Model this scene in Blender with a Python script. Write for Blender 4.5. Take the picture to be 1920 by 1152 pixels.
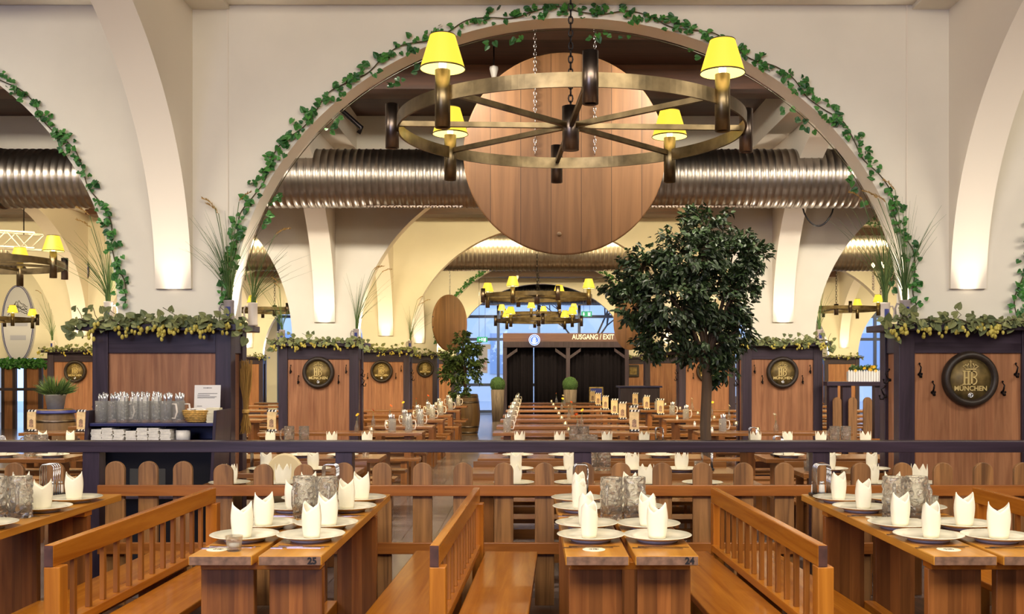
import bpy, bmesh, math, random
from mathutils import Vector, Matrix, Euler
random.seed(7)
PI = math.pi
SC = bpy.context.scene
COL = SC.collection
for o in list(bpy.data.objects):
    bpy.data.objects.remove(o)

# ------------------------------------------------------------------ camera
FPX = 1900.0
cd = bpy.data.cameras.new('camera'); cam = bpy.data.objects.new('camera', cd); COL.objects.link(cam)
cam.location = (0, 0, 1.5); cam.rotation_euler = (PI/2, 0, 0)
cd.sensor_width = 36.0; cd.lens = FPX/1920*36.0
cd.shift_x = -35/1920; cd.shift_y = 114/1920
cd.clip_start = .05; cd.clip_end = 200
SC.camera = cam
# ------------------------------------------------------------------ view and world
SC.view_settings.view_transform = 'Standard'; SC.view_settings.look = 'None'
SC.view_settings.gamma = 1; SC.view_settings.use_curve_mapping = False
SC.view_settings.exposure = 0.4
w = bpy.data.worlds.new('world'); SC.world = w; w.use_nodes = True
bg = w.node_tree.nodes['Background']
bg.inputs[0].default_value = (.36, .57, 1.0, 1); bg.inputs[1].default_value = 1.9
SC.cycles.max_bounces = 12; SC.cycles.transmission_bounces = 12; SC.cycles.diffuse_bounces = 3
SC.cycles.glossy_bounces = 3; SC.cycles.transparent_max_bounces = 10
SC.cycles.caustics_reflective = False; SC.cycles.caustics_refractive = False
SC.cycles.sample_clamp_indirect = 3.0
SC.cycles.use_denoising = True

# ------------------------------------------------------------------ layout numbers
XC = [-15.6, -9.35, -3.06, 3.63, 10.2, 16.8]        # pillar centres across the hall
XM = [-15.5, -9.27, -2.98, 3.65, 10.28, 16.9]        # masonry centres
YR = [2.2, 8.4, 14.6, 20.8, 27.0, 33.2]             # pillar rows in depth (cladding front)
CEIL = 5.15; FL = -.10                              # ceiling, main floor (the front bay is a low platform at 0)
def px(x, d): return (x-995)*d/FPX
def pz(y, d): return 1.5+(690-y)*d/FPX

# ------------------------------------------------------------------ lights
def area(name, loc, sx, sy, power, col, rot):
    l = bpy.data.lights.new(name, 'AREA'); l.shape = 'RECTANGLE'; l.size = sx; l.size_y = sy
    l.energy = power; l.color = col
    o = bpy.data.objects.new(name, l); COL.objects.link(o); o.location = loc; o.rotation_euler = rot
    return o
WARM = (1.0, .90, .74); WARM2 = (1.0, .80, .42); SPOTC = (1.0, .86, .70)
area('fill_light', (.3, 1.0, 5.0), 8, 2.6, 720, WARM, (math.radians(28), 0, 0))  # added warm ambient fill over the camera bay, out of view
area('fill_light', (-6.2, 4.0, 5.0), 4, 2, 240, WARM, (math.radians(15), 0, 0))
area('fill_light', (6.8, 4.0, 5.0), 4, 2, 240, WARM, (math.radians(15), 0, 0))
area('window_light', (-3.5, -3.2, 3.0), 3.5, 2.5, 170, (.52, .60, 1.0), (math.radians(78), 0, math.radians(-14)))
for i in range(1, 5):
    for (xc, ww, pw) in [(-12.4, 4, 260), (-6.2, 5, 260)]+([(-1.7, 1.3, 130), (2.3, 1.3, 130)] if i == 1 else [(.28, 5, 310)])+[(6.9, 5, 260), (13.5, 4, 260)]:
        area('fill_light', (xc, YR[i]+.85, 4.92), ww, .5, pw, WARM if i < 2 else WARM2, (math.radians(28), 0, 0))  # added fill for each bay, hidden above the arch crowns
def spot(loc, power, ang, rot=(PI, 0, 0), col=SPOTC, blend=.7, rad=.03):
    l = bpy.data.lights.new('uplight', 'SPOT'); l.energy = power; l.color = col
    l.spot_size = math.radians(ang); l.spot_blend = blend; l.shadow_soft_size = rad
    o = bpy.data.objects.new('uplight', l); COL.objects.link(o); o.location = loc; o.rotation_euler = rot
    return o
for i in range(1, 6):
    for c in XM[1:5]:
        if i > 3 and abs(c) > 12: continue
        spot((c, YR[i]+.0, 1.90), 48, 64, (PI+math.radians(17), 0, 0), blend=.45)
        spot((c, YR[i]-.04, 1.89), 3.2, 40, (PI-math.radians(6), 0, 0), blend=1)
        spot((c-.53, YR[i]+.16, 1.90), 75, 56, (PI, math.radians(15), 0), blend=1)
        spot((c+.53, YR[i]+.16, 1.90), 75, 56, (PI, math.radians(-15), 0), blend=1)

# ------------------------------------------------------------------ materials
def lin(c):
    return tuple(((v/255)/12.92 if v/255 <= .04045 else ((v/255+.055)/1.055)**2.4) for v in c)+(1,)
def newmat(name):
    m = bpy.data.materials.new(name); m.use_nodes = True
    nt = m.node_tree; return m, nt, nt.nodes['Principled BSDF']
def mat(name, rgb, rough=.5, metal=0, vary=0, vscale=6, bump=0, spec=.5):
    m, nt, b = newmat(name)
    b.inputs['Base Color'].default_value = lin(rgb); b.inputs['Roughness'].default_value = rough
    b.inputs['Metallic'].default_value = metal; b.inputs['Specular IOR Level'].default_value = spec
    N = nt.nodes; L = nt.links
    if vary or bump:
        tc = N.new('ShaderNodeTexCoord'); n = N.new('ShaderNodeTexNoise')
        n.inputs['Scale'].default_value = vscale; n.inputs['Detail'].default_value = 5
        L.new(tc.outputs['Object'], n.inputs['Vector'])
        if vary:
            r = N.new('ShaderNodeValToRGB'); e = r.color_ramp.elements
            e[0].position = .3; e[1].position = .7
            e[0].color = lin([max(0, v*(1-vary)) for v in rgb]); e[1].color = lin([min(255, v*(1+vary*.6)) for v in rgb])
            L.new(n.outputs['Fac'], r.inputs[0]); L.new(r.outputs[0], b.inputs['Base Color'])
        if bump:
            bp = N.new('ShaderNodeBump'); bp.inputs['Strength'].default_value = bump; bp.inputs['Distance'].default_value = .02
            L.new(n.outputs['Fac'], bp.inputs['Height']); L.new(bp.outputs[0], b.inputs['Normal'])
    return m
def wood(name, c1, c2, axis='y', rough=.4, plank=0, paxis='x', seam=0, fine=16, pvar=.28, spec=.5, poff=0):
    """grain runs along axis; plank = width of glued boards counted along paxis"""
    m, nt, b = newmat(name); N = nt.nodes; L = nt.links
    tc = N.new('ShaderNodeTexCoord'); oi = N.new('ShaderNodeObjectInfo')
    add = N.new('ShaderNodeVectorMath'); add.operation = 'MULTIPLY_ADD'
    cx = N.new('ShaderNodeCombineXYZ')
    for k in range(3): L.new(oi.outputs['Random'], cx.inputs[k])
    L.new(cx.outputs[0], add.inputs[0]); add.inputs[1].default_value = (7.3, 5.1, 9.7); L.new(tc.outputs['Object'], add.inputs[2])
    mp = N.new('ShaderNodeMapping'); L.new(add.outputs[0], mp.inputs['Vector'])
    s = [fine]*3; s['xyz'.index(axis)] = fine*.055; mp.inputs['Scale'].default_value = s
    n = N.new('ShaderNodeTexNoise'); n.inputs['Scale'].default_value = 1; n.inputs['Detail'].default_value = 6
    n.inputs['Distortion'].default_value = .9; n.inputs['Roughness'].default_value = .6
    L.new(mp.outputs[0], n.inputs['Vector'])
    r = N.new('ShaderNodeValToRGB'); e = r.color_ramp.elements
    e[0].position = .32; e[1].position = .66; e[0].color = lin(c2); e[1].color = lin(c1)
    L.new(n.outputs['Fac'], r.inputs[0]); out = r.outputs[0]
    if plank:
        sp = N.new('ShaderNodeSeparateXYZ'); L.new(tc.outputs['Object'], sp.inputs[0])
        dv = N.new('ShaderNodeMath'); dv.operation = 'MULTIPLY_ADD'; dv.inputs[1].default_value = 1/plank; dv.inputs[2].default_value = 100.0+poff
        L.new(sp.outputs['XYZ'.index(paxis.upper())], dv.inputs[0])
        fl = N.new('ShaderNodeMath'); fl.operation = 'FLOOR'; L.new(dv.outputs[0], fl.inputs[0])
        wn = N.new('ShaderNodeTexWhiteNoise'); wn.noise_dimensions = '1D'; L.new(fl.outputs[0], wn.inputs['W'])
        mr = N.new('ShaderNodeMapRange'); mr.inputs[3].default_value = 1-pvar; mr.inputs[4].default_value = 1+pvar*.6
        L.new(wn.outputs['Value'], mr.inputs[0]); val = mr.outputs[0]
        if seam:
            fr = N.new('ShaderNodeMath'); fr.operation = 'FRACT'; L.new(dv.outputs[0], fr.inputs[0])
            gt = N.new('ShaderNodeMath'); gt.operation = 'GREATER_THAN'; gt.inputs[1].default_value = seam; L.new(fr.outputs[0], gt.inputs[0])
            ml = N.new('ShaderNodeMath'); ml.operation = 'MULTIPLY'; L.new(gt.outputs[0], ml.inputs[0]); L.new(val, ml.inputs[1])
            mx2 = N.new('ShaderNodeMath'); mx2.operation = 'MAXIMUM'; mx2.inputs[1].default_value = .18; L.new(ml.outputs[0], mx2.inputs[0]); val = mx2.outputs[0]
        vm = N.new('ShaderNodeVectorMath'); vm.operation = 'SCALE'; L.new(out, vm.inputs[0]); L.new(val, vm.inputs['Scale']); out = vm.outputs[0]
    L.new(out, b.inputs['Base Color'])
    b.inputs['Roughness'].default_value = rough; b.inputs['Specular IOR Level'].default_value = spec
    bp = N.new('ShaderNodeBump'); bp.inputs['Strength'].default_value = .12; bp.inputs['Distance'].default_value = .004
    L.new(n.outputs['Fac'], bp.inputs['Height']); L.new(bp.outputs[0], b.inputs['Normal'])
    return m
def emit(name, rgb, s):
    m, nt, b = newmat(name); b.inputs['Base Color'].default_value = (0, 0, 0, 1)
    b.inputs['Emission Color'].default_value = lin(rgb); b.inputs['Emission Strength'].default_value = s
    return m
def leafmat(name, c1, c2, rough=.45):
    m, nt, b = newmat(name); N = nt.nodes; L = nt.links
    g = N.new('ShaderNodeNewGeometry'); r = N.new('ShaderNodeValToRGB'); e = r.color_ramp.elements
    e[0].color = lin(c1); e[1].color = lin(c2)
    L.new(g.outputs['Random Per Island'], r.inputs[0]); L.new(r.outputs[0], b.inputs['Base Color'])
    b.inputs['Roughness'].default_value = rough
    return m
def glass(name, rgb=(255, 255, 255), rough=0, ior=1.45):
    m, nt, b = newmat(name); b.inputs['Base Color'].default_value = lin(rgb)
    b.inputs['Transmission Weight'].default_value = 1; b.inputs['Roughness'].default_value = rough; b.inputs['IOR'].default_value = ior
    return m
M = {}
M['plaster'] = mat('plaster', (238, 231, 216), .85, vary=.025, vscale=1.5, bump=.08)
M['plaster_rib'] = mat('plaster_rib', (240, 231, 216), .85)
M['ceiling'] = wood('ceiling_board', (66, 38, 22), (44, 25, 14), 'x', .6, .16, 'y', .05)
M['brown_beam'] = wood('brown_beam', (88, 50, 28), (64, 36, 20), 'x', .5)
M['panel'] = wood('panel_laminate', (172, 120, 84), (134, 86, 58), 'z', .38, .075, 'x', fine=22, pvar=.16)
M['dark'] = wood('dark_stain', (62, 48, 62), (40, 30, 40), 'z', .38, fine=18)  # dark purple-brown stain, bluish daylight tint mixed into its colour
M['darkx'] = wood('dark_stain_beam', (62, 50, 64), (42, 32, 42), 'x', .32, fine=18)  # same stain along x, with the cool daylight tint in its colour
M['navy'] = mat('navy_shelf', (40, 42, 92), .4, vary=.2, vscale=5)
M['honey'] = wood('honey_pine', (196, 124, 38), (156, 88, 22), 'y', .22, fine=14)
M['honeyz'] = wood('honey_pine_upright', (196, 124, 42), (152, 86, 24), 'z', .3, fine=14)
M['baluster'] = wood('baluster_pine_shaded', (156, 98, 40), (116, 68, 24), 'z', .32, fine=14)  # darker copy of the bench pine, shading of the balusters in its colour
M['table'] = wood('table_top_pine', (210, 150, 60), (176, 114, 36), 'y', .28, fine=12)
M['tableleg'] = wood('table_leg_pine', (164, 102, 50), (120, 68, 30), 'z', .38, .055, 'x', fine=16, pvar=.42)
M['endgrain'] = mat('end_grain', (128, 96, 76), .6, vary=.25, vscale=30)
M['rail_end'] = mat('rail_end_grain', (84, 52, 44), .6, vary=.2, vscale=30)
M['picket'] = wood('picket_wood', (160, 114, 68), (96, 64, 36), 'z', .5, fine=20)
M['rail'] = wood('rail_wood', (168, 104, 46), (130, 74, 30), 'x', .35, fine=16)
M['back'] = wood('back_table_wood', (142, 92, 46), (104, 64, 30), 'x', .25, spec=1.0, fine=12)
M['backleg'] = wood('back_table_leg', (140, 88, 44), (100, 60, 28), 'z', .35, fine=12)
M['barrel'] = wood('barrel_oak', (146, 104, 66), (112, 78, 48), 'z', .55, .298, 'x', .018, fine=7, pvar=.12, poff=.45)
M['oak'] = wood('oak_stave', (122, 92, 56), (86, 62, 38), 'z', .5, fine=10)
M['duct'] = mat('zinc_duct', (150, 142, 134), .32, 1, vary=.12, vscale=2)
M['brass'] = mat('antique_brass', (112, 98, 74), .36, 1, vary=.25, vscale=9)
M['brassb'] = mat('brass_plate', (124, 104, 62), .5, .4, vary=.3, vscale=14)
M['emblem'] = mat('emblem_gold', (214, 190, 128), .4, .35)
M['bronze'] = mat('dark_bronze', (112, 100, 92), .33, 1, vary=.2)
M['iron'] = mat('black_iron', (30, 26, 28), .35, .8)
M['steel'] = mat('steel', (200, 200, 205), .18, 1)
M['chrome'] = mat('chrome', (235, 235, 238), .25, .85)
M['blackwood'] = mat('sign_ring_wood', (44, 32, 24), .5, vary=.25, vscale=20)
M['porcelain'] = mat('porcelain', (232, 225, 202), .12)
M['foot'] = mat('plate_foot', (190, 190, 200), .25)
M['napkin'] = mat('napkin_paper', (242, 234, 212), .85)
M['napkinwhite'] = mat('napkin_white', (236, 230, 220), .9, vary=.06, vscale=30)
M['paper'] = mat('paper', (232, 228, 226), .8)
M['ink'] = mat('ink', (30, 26, 30), .7)
M['coaster'] = mat('coaster_card', (236, 226, 196), .85)
def pressed(name, dif, tr_, scale, strength):
    m, nt, b = newmat(name); N = nt.nodes; L = nt.links
    g = N.new('ShaderNodeBsdfGlass'); g.inputs['IOR'].default_value = 1.45
    t_ = N.new('ShaderNodeBsdfTransparent'); t_.inputs[0].default_value = (.97, .97, .95, 1)
    d = N.new('ShaderNodeBsdfDiffuse'); d.inputs[0].default_value = (.95, .93, .88, 1)
    a = N.new('ShaderNodeMixShader'); a.inputs[0].default_value = tr_; L.new(g.outputs[0], a.inputs[1]); L.new(t_.outputs[0], a.inputs[2])
    c = N.new('ShaderNodeMixShader'); c.inputs[0].default_value = dif; L.new(a.outputs[0], c.inputs[1]); L.new(d.outputs[0], c.inputs[2])
    L.new(c.outputs[0], N['Material Output'].inputs['Surface'])
    if strength:
        tc = N.new('ShaderNodeTexCoord'); v = N.new('ShaderNodeTexVoronoi'); v.inputs['Scale'].default_value = scale; L.new(tc.outputs['Object'], v.inputs['Vector'])
        bp = N.new('ShaderNodeBump'); bp.inputs['Strength'].default_value = strength; bp.inputs['Distance'].default_value = .014
        L.new(v.outputs['Distance'], bp.inputs['Height']); L.new(bp.outputs[0], g.inputs['Normal'])
    return m
M['glass'] = pressed('mug_glass', .045, .22, 30, 1.0)
M['holder'] = pressed('holder_glass', .14, .62, 40, .8)
M['tumbler'] = pressed('tumbler_glass', .03, .72, 60, 0)
M['wax'] = mat('candle_wax', (245, 240, 230), .5)
M['flame'] = emit('flame', (255, 190, 110), 9)
M['shade'] = emit('lamp_shade_lit', (255, 210, 62), 1.1)
M['shadein'] = emit('lamp_shade_inside', (255, 226, 120), 2.0)
M['bulb'] = emit('bulb_lit', (255, 225, 160), 8)
M['ivy'] = leafmat('ivy_leaf', (26, 80, 34), (76, 140, 58))
M['ivystem'] = mat('ivy_stem', (70, 62, 34), .7)
M['hop'] = leafmat('hop_leaf', (84, 96, 60), (140, 144, 92), .6)
M['cone'] = leafmat('hop_cone', (168, 152, 62), (206, 192, 96), .6)
M['ficus'] = leafmat('ficus_leaf', (20, 30, 18), (56, 78, 40), .45)
M['ficus2'] = leafmat('ficus_leaf_light', (44, 66, 36), (104, 130, 70), .4)
M['bark'] = wood('bark', (88, 66, 46), (52, 38, 28), 'z', .7, fine=20)
M['grass'] = leafmat('grass_blade', (52, 92, 40), (110, 128, 68), .5)
M['seed'] = leafmat('seed_head', (150, 116, 56), (190, 152, 84), .7)
M['straw'] = leafmat('straw', (138, 98, 40), (190, 146, 70), .7)
M['stein'] = mat('stoneware_white', (226, 214, 202), .35)
M['stein2'] = mat('stoneware_grey', (150, 140, 140), .4)
M['blue'] = mat('enamel_blue', (34, 44, 120), .35)
M['bluelit'] = emit('blue_sign_lit', (60, 100, 235), 1.6)
M['whitelit'] = emit('white_sign_lit', (235, 240, 255), 1.6)
M['greenlit'] = emit('exit_sign_lit', (30, 170, 110), .9)
M['curtain'] = mat('black_curtain', (20, 17, 24), .95, spec=.1)
M['fascia'] = wood('fascia_wood', (112, 82, 80), (88, 62, 62), 'x', .4)
M['lettering'] = mat('letter_white', (250, 244, 240), .6)
M['floor'] = None
M['pot'] = mat('zinc_pot', (158, 156, 150), .5, .1, vary=.1, vscale=8)
M['logplanter'] = wood('log_planter', (120, 106, 98), (72, 60, 54), 'z', .8, fine=30)
M['topiary'] = mat('topiary_green', (52, 82, 40), .8, vary=.5, vscale=60, bump=.6)
M['wicker'] = mat('wicker', (206, 162, 84), .6, vary=.2, vscale=60)
M['menu'] = mat('menu_card', (214, 186, 140), .6, vary=.08, vscale=30)
M['menuprint'] = mat('menu_print', (150, 120, 100), .7, vary=.3, vscale=60)
M['black'] = mat('black_plastic', (22, 20, 24), .4)
M['highchair'] = mat('highchair_cream', (226, 206, 160), .45)
M['highblue'] = mat('highchair_blue', (20, 74, 130), .4)
M['whitepaint'] = mat('white_paint', (230, 226, 220), .5)
M['frame_blue'] = mat('window_frame', (84, 98, 140), .35, .2)
M['facade'] = mat('facade', (240, 238, 236), .8)
M['farpane'] = mat('far_window', (176, 190, 214), .3)
M['leather'] = mat('tufted_leather', (150, 84, 60), .5)
M['orange'] = mat('petal_orange', (232, 96, 30), .6)
M['yellow'] = mat('petal_yellow', (240, 190, 40), .6)
M['whitepetal'] = mat('petal_white', (240, 226, 190), .6)
M['crystal'] = glass('crystal', (255, 250, 240), 0, 1.6)
M['brick'] = mat('poster_tint', (200, 170, 190), .7, vary=.3, vscale=8)
M['pink'] = mat('poster_pale', (206, 206, 232), .7)
m, nt, b = newmat('pane_glass'); N = nt.nodes; L = nt.links
tr = N.new('ShaderNodeBsdfTransparent'); gl = N.new('ShaderNodeBsdfGlossy'); gl.inputs['Roughness'].default_value = .02
mx = N.new('ShaderNodeMixShader'); mx.inputs[0].default_value = .06
L.new(tr.outputs[0], mx.inputs[1]); L.new(gl.outputs[0], mx.inputs[2]); L.new(mx.outputs[0], N['Material Output'].inputs['Surface'])
M['pane'] = m
m, nt, b = newmat('floor_tiles'); N = nt.nodes; L = nt.links
tc = N.new('ShaderNodeTexCoord'); br = N.new('ShaderNodeTexBrick'); L.new(tc.outputs['Object'], br.inputs['Vector'])
br.inputs['Scale'].default_value = 1; br.inputs['Brick Width'].default_value = .3; br.inputs['Row Height'].default_value = .3
br.offset = 0; br.inputs['Mortar Size'].default_value = .006
br.inputs['Color1'].default_value = lin((122, 108, 104)); br.inputs['Color2'].default_value = lin((102, 90, 88)); br.inputs['Mortar'].default_value = lin((70, 60, 58))
L.new(br.outputs[0], b.inputs['Base Color']); b.inputs['Roughness'].default_value = .2; b.inputs['Specular IOR Level'].default_value = .8
M['floor'] = m
M['podium'] = wood('podium_boards', (92, 60, 40), (62, 40, 26), 'y', .45, .12, 'x', .04)

# ------------------------------------------------------------------ mesh helpers
class MB:
    def __init__(s): s.v = []; s.f = []; s.sm = []; s.mi = []
    def add(s, vs, fs, smooth=False, mi=0):
        o = len(s.v); s.v += [tuple(v) for v in vs]
        for f in fs: s.f.append(tuple(i+o for i in f)); s.sm.append(smooth); s.mi.append(mi)
        return s
    def box(s, x0, x1, y0, y1, z0, z1, mat4=None, mi=0):
        vs = [Vector(p) for p in ((x0,y0,z0),(x1,y0,z0),(x1,y1,z0),(x0,y1,z0),(x0,y0,z1),(x1,y0,z1),(x1,y1,z1),(x0,y1,z1))]
        if mat4: vs = [mat4 @ v for v in vs]
        return s.add(vs, [(0,3,2,1),(4,5,6,7),(0,1,5,4),(1,2,6,5),(2,3,7,6),(3,0,4,7)], False, mi)
    def lathe(s, prof, n=32, c=(0,0,0), axis='z', smooth=True, closed=False, mi=0, fn=None):
        vs = []
        for (r, z) in prof:
            for k in range(n):
                a = 2*PI*k/n; rr = fn(r, z, a) if fn else r
                p = (rr*math.cos(a), rr*math.sin(a), z)
                if axis == 'y': p = (p[0], p[2], p[1])
                if axis == 'x': p = (p[2], p[0], p[1])
                vs.append((p[0]+c[0], p[1]+c[1], p[2]+c[2]))
        fs = []; m_ = len(prof)
        for i in range(m_-1 if not closed else m_):
            for k in range(n):
                a = i*n+k; b_ = i*n+(k+1) % n; i2 = (i+1) % m_
                q = (a, b_, i2*n+(k+1) % n, i2*n+k)
                fs.append(q if axis != 'y' else q[::-1])
        if not closed:
            if prof[0][0] > 1e-5: fs.append(tuple(range(n))[::-1])
            if prof[-1][0] > 1e-5: fs.append(tuple((m_-1)*n+k for k in range(n)))
        return s.add(vs, fs, smooth, mi)
    def tube(s, pts, r, n=8, cap=True, smooth=True, mi=0, closed=False):
        pts = [Vector(p) for p in pts]; rs = r if isinstance(r, (list, tuple)) else [r]*len(pts)
        vs = []; up = None
        for i, p in enumerate(pts):
            if closed: t = (pts[(i+1) % len(pts)]-pts[i-1]).normalized()
            else: t = (pts[min(i+1, len(pts)-1)]-pts[max(i-1, 0)]).normalized()
            if up is None:
                a = Vector((0,0,1)) if abs(t.z) < .9 else Vector((1,0,0)); up = (a-t*a.dot(t)).normalized()
            else: up = (up-t*up.dot(t)).normalized()
            sd = t.cross(up)
            for k in range(n):
                a = 2*PI*k/n; vs.append(p+(up*math.cos(a)+sd*math.sin(a))*rs[i])
        fs = []; L_ = len(pts)
        for i in range(L_ if closed else L_-1):
            for k in range(n):
                j = (i+1) % L_; fs.append((i*n+k, i*n+(k+1) % n, j*n+(k+1) % n, j*n+k))
        if cap and not closed:
            fs.append(tuple(range(n))[::-1]); fs.append(tuple((L_-1)*n+k for k in range(n)))
        return s.add(vs, fs, smooth, mi)
    def prism(s, pts, a, b, plane='xz', mi=0, smooth=False):
        n = len(pts)
        f = {'xz': lambda p, t: (p[0], t, p[1]), 'yz': lambda p, t: (t, p[0], p[1]), 'xy': lambda p, t: (p[0], p[1], t)}[plane]
        vs = [f(p, a) for p in pts]+[f(p, b) for p in pts]
        fs = [tuple(range(n)), tuple(range(2*n-1, n-1, -1))]+[(i, i+n, (i+1) % n+n, (i+1) % n) for i in range(n)]
        return s.add(vs, fs, smooth, mi)
    def ball(s, c, r, n=10, m=6, sq=(1,1,1), mi=0):
        vs = []; fs = []
        for i in range(m+1):
            t = PI*i/m
            for k in range(n):
                a = 2*PI*k/n; vs.append((c[0]+r*sq[0]*math.sin(t)*math.cos(a), c[1]+r*sq[1]*math.sin(t)*math.sin(a), c[2]+r*sq[2]*math.cos(t)))
        for i in range(m):
            for k in range(n): fs.append((i*n+k, (i+1)*n+k, (i+1)*n+(k+1) % n, i*n+(k+1) % n))
        return s.add(vs, fs, True, mi)
    def mesh(s, name, mats):
        me = bpy.data.meshes.new(name); me.from_pydata(s.v, [], s.f)
        for m_ in (mats if isinstance(mats, (list, tuple)) else [mats]): me.materials.append(m_)
        me.polygons.foreach_set('use_smooth', s.sm); me.polygons.foreach_set('material_index', s.mi)
        me.update(); return me
    def build(s, name, mats, parent=None, loc=None, rz=0, bevel=0, fix=False):
        me = s.mesh(name, mats)
        if fix:
            bm = bmesh.new(); bm.from_mesh(me); bmesh.ops.remove_doubles(bm, verts=bm.verts, dist=1e-5)
            bmesh.ops.recalc_face_normals(bm, faces=bm.faces); bm.to_mesh(me); bm.free()
        o = bpy.data.objects.new(name, me); COL.objects.link(o)
        if parent: o.parent = parent
        if loc: o.location = loc
        if rz: o.rotation_euler.z = rz
        if bevel:
            bv = o.modifiers.new('bevel', 'BEVEL'); bv.width = bevel; bv.segments = 2; bv.limit_method = 'ANGLE'
        return o
KIDS = {}
def thing(name, label, cat, loc=(0,0,0), rz=0, group=None):
    o = bpy.data.objects.new(name, None); COL.objects.link(o); o.location = loc; o.rotation_euler.z = rz
    o.empty_display_size = .1
    return tag(o, label, cat, group)
def tag(o, label, cat, group=None):
    o['label'] = label; o['category'] = cat
    if group: o['group'] = group
    return o
def struct(o): o['kind'] = 'structure'; return o
def stuff(o): o['kind'] = 'stuff'; return o
def kids(o):
    if o.name not in KIDS: KIDS[o.name] = list(o.children)
    return KIDS[o.name]
def dup(root, loc, rz=0, label=None, group=None, scale=None):
    def cp(o, par):
        c = o.copy(); COL.objects.link(c); c.parent = par
        for k in kids(o): cp(k, c)
        return c
    r = cp(root, None); r.location = loc; r.rotation_euler.z = rz
    if scale: r.scale = (scale,)*3
    if label: r['label'] = label
    if group: r['group'] = group
    return r
class Proto:
    """first placement moves the prototype itself, later ones copy it"""
    def __init__(s, root): s.o = root; s.used = False
    def put(s, loc, rz=0, label=None, group=None, scale=None):
        if not s.used:
            s.used = True; kids(s.o)
            for k in kids(s.o): kids(k)
            s.o.location = loc; s.o.rotation_euler.z = rz
            if scale: s.o.scale = (scale,)*3
            if label: s.o['label'] = label
            if group: s.o['group'] = group
            return s.o
        r = dup(s.o, loc, rz, label, group, scale)
        if not scale: r.scale = (1, 1, 1)
        return r
def text_geo(body, size, extrude=.002, offset=0.0):
    c = bpy.data.curves.new('text', 'FONT'); c.body = body; c.size = size; c.extrude = extrude; c.offset = offset
    c.align_x = 'CENTER'; c.align_y = 'CENTER'; c.resolution_u = 3
    o = bpy.data.objects.new('text', c); COL.objects.link(o)
    dg = bpy.context.evaluated_depsgraph_get(); me = bpy.data.meshes.new_from_object(o.evaluated_get(dg))
    vs = [v.co.copy() for v in me.vertices]; fs = [tuple(p.vertices) for p in me.polygons]
    bpy.data.objects.remove(o); bpy.data.curves.remove(c); bpy.data.meshes.remove(me)
    return vs, fs
def text_on(mb, body, size, x, y, z, extrude=.002, offset=0, sx=1, mi=0):
    """upright text facing the camera (-y)"""
    vs, fs = text_geo(body, size, extrude, offset)
    return mb.add([(x+v.x*sx, y-v.z, z+v.y) for v in vs], fs, False, mi)
def leaf(mb, p, d, nrm, L, W, fold=.25, mi=0):
    d = Vector(d).normalized(); nrm = Vector(nrm); nrm = (nrm-d*nrm.dot(d))
    if nrm.length < 1e-4: nrm = d.orthogonal()
    nrm.normalize(); s = d.cross(nrm); p = Vector(p); u = nrm*fold*W
    a = p; t = p+d*L; l1 = p+d*L*.22+s*W*.5+u; l2 = p+d*L*.6+s*W*.42+u; r1 = p+d*L*.22-s*W*.5+u; r2 = p+d*L*.6-s*W*.42+u
    mb.add([a, l1, l2, t, r2, r1], [(0,1,2,3), (0,3,4,5)], False, mi)
def ivyleaf(mb, p, d, nrm, L, mi=0):
    d = Vector(d).normalized(); nrm = Vector(nrm); nrm = (nrm-d*nrm.dot(d))
    if nrm.length < 1e-4: nrm = d.orthogonal()
    nrm.normalize(); s = d.cross(nrm); p = Vector(p); u = nrm*.12*L; W = L*.95
    q = lambda a, b, k=1: p+d*L*a+s*W*b+u*k
    mb.add([q(.08,0,0), q(-.08,.22), q(.15,.5), q(.42,.46), q(.7,.3), q(1,0,0), q(.7,-.3), q(.42,-.46), q(.15,-.5), q(-.08,-.22)],
           [(0,1,2,3,4,5), (0,5,6,7,8,9)], False, mi)
def rnd(a, b): return random.uniform(a, b)
def rdir(): return Vector((rnd(-1,1), rnd(-1,1), rnd(-1,1))).normalized()
ORD = ['first','second','third','fourth','fifth','sixth','seventh','eighth','ninth','tenth','eleventh','twelfth','thirteenth','fourteenth','fifteenth','sixteenth','seventeenth','eighteenth','nineteenth','twentieth','twenty-first','twenty-second','twenty-third','twenty-fourth','twenty-fifth','twenty-sixth','twenty-seventh','twenty-eighth']

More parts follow.
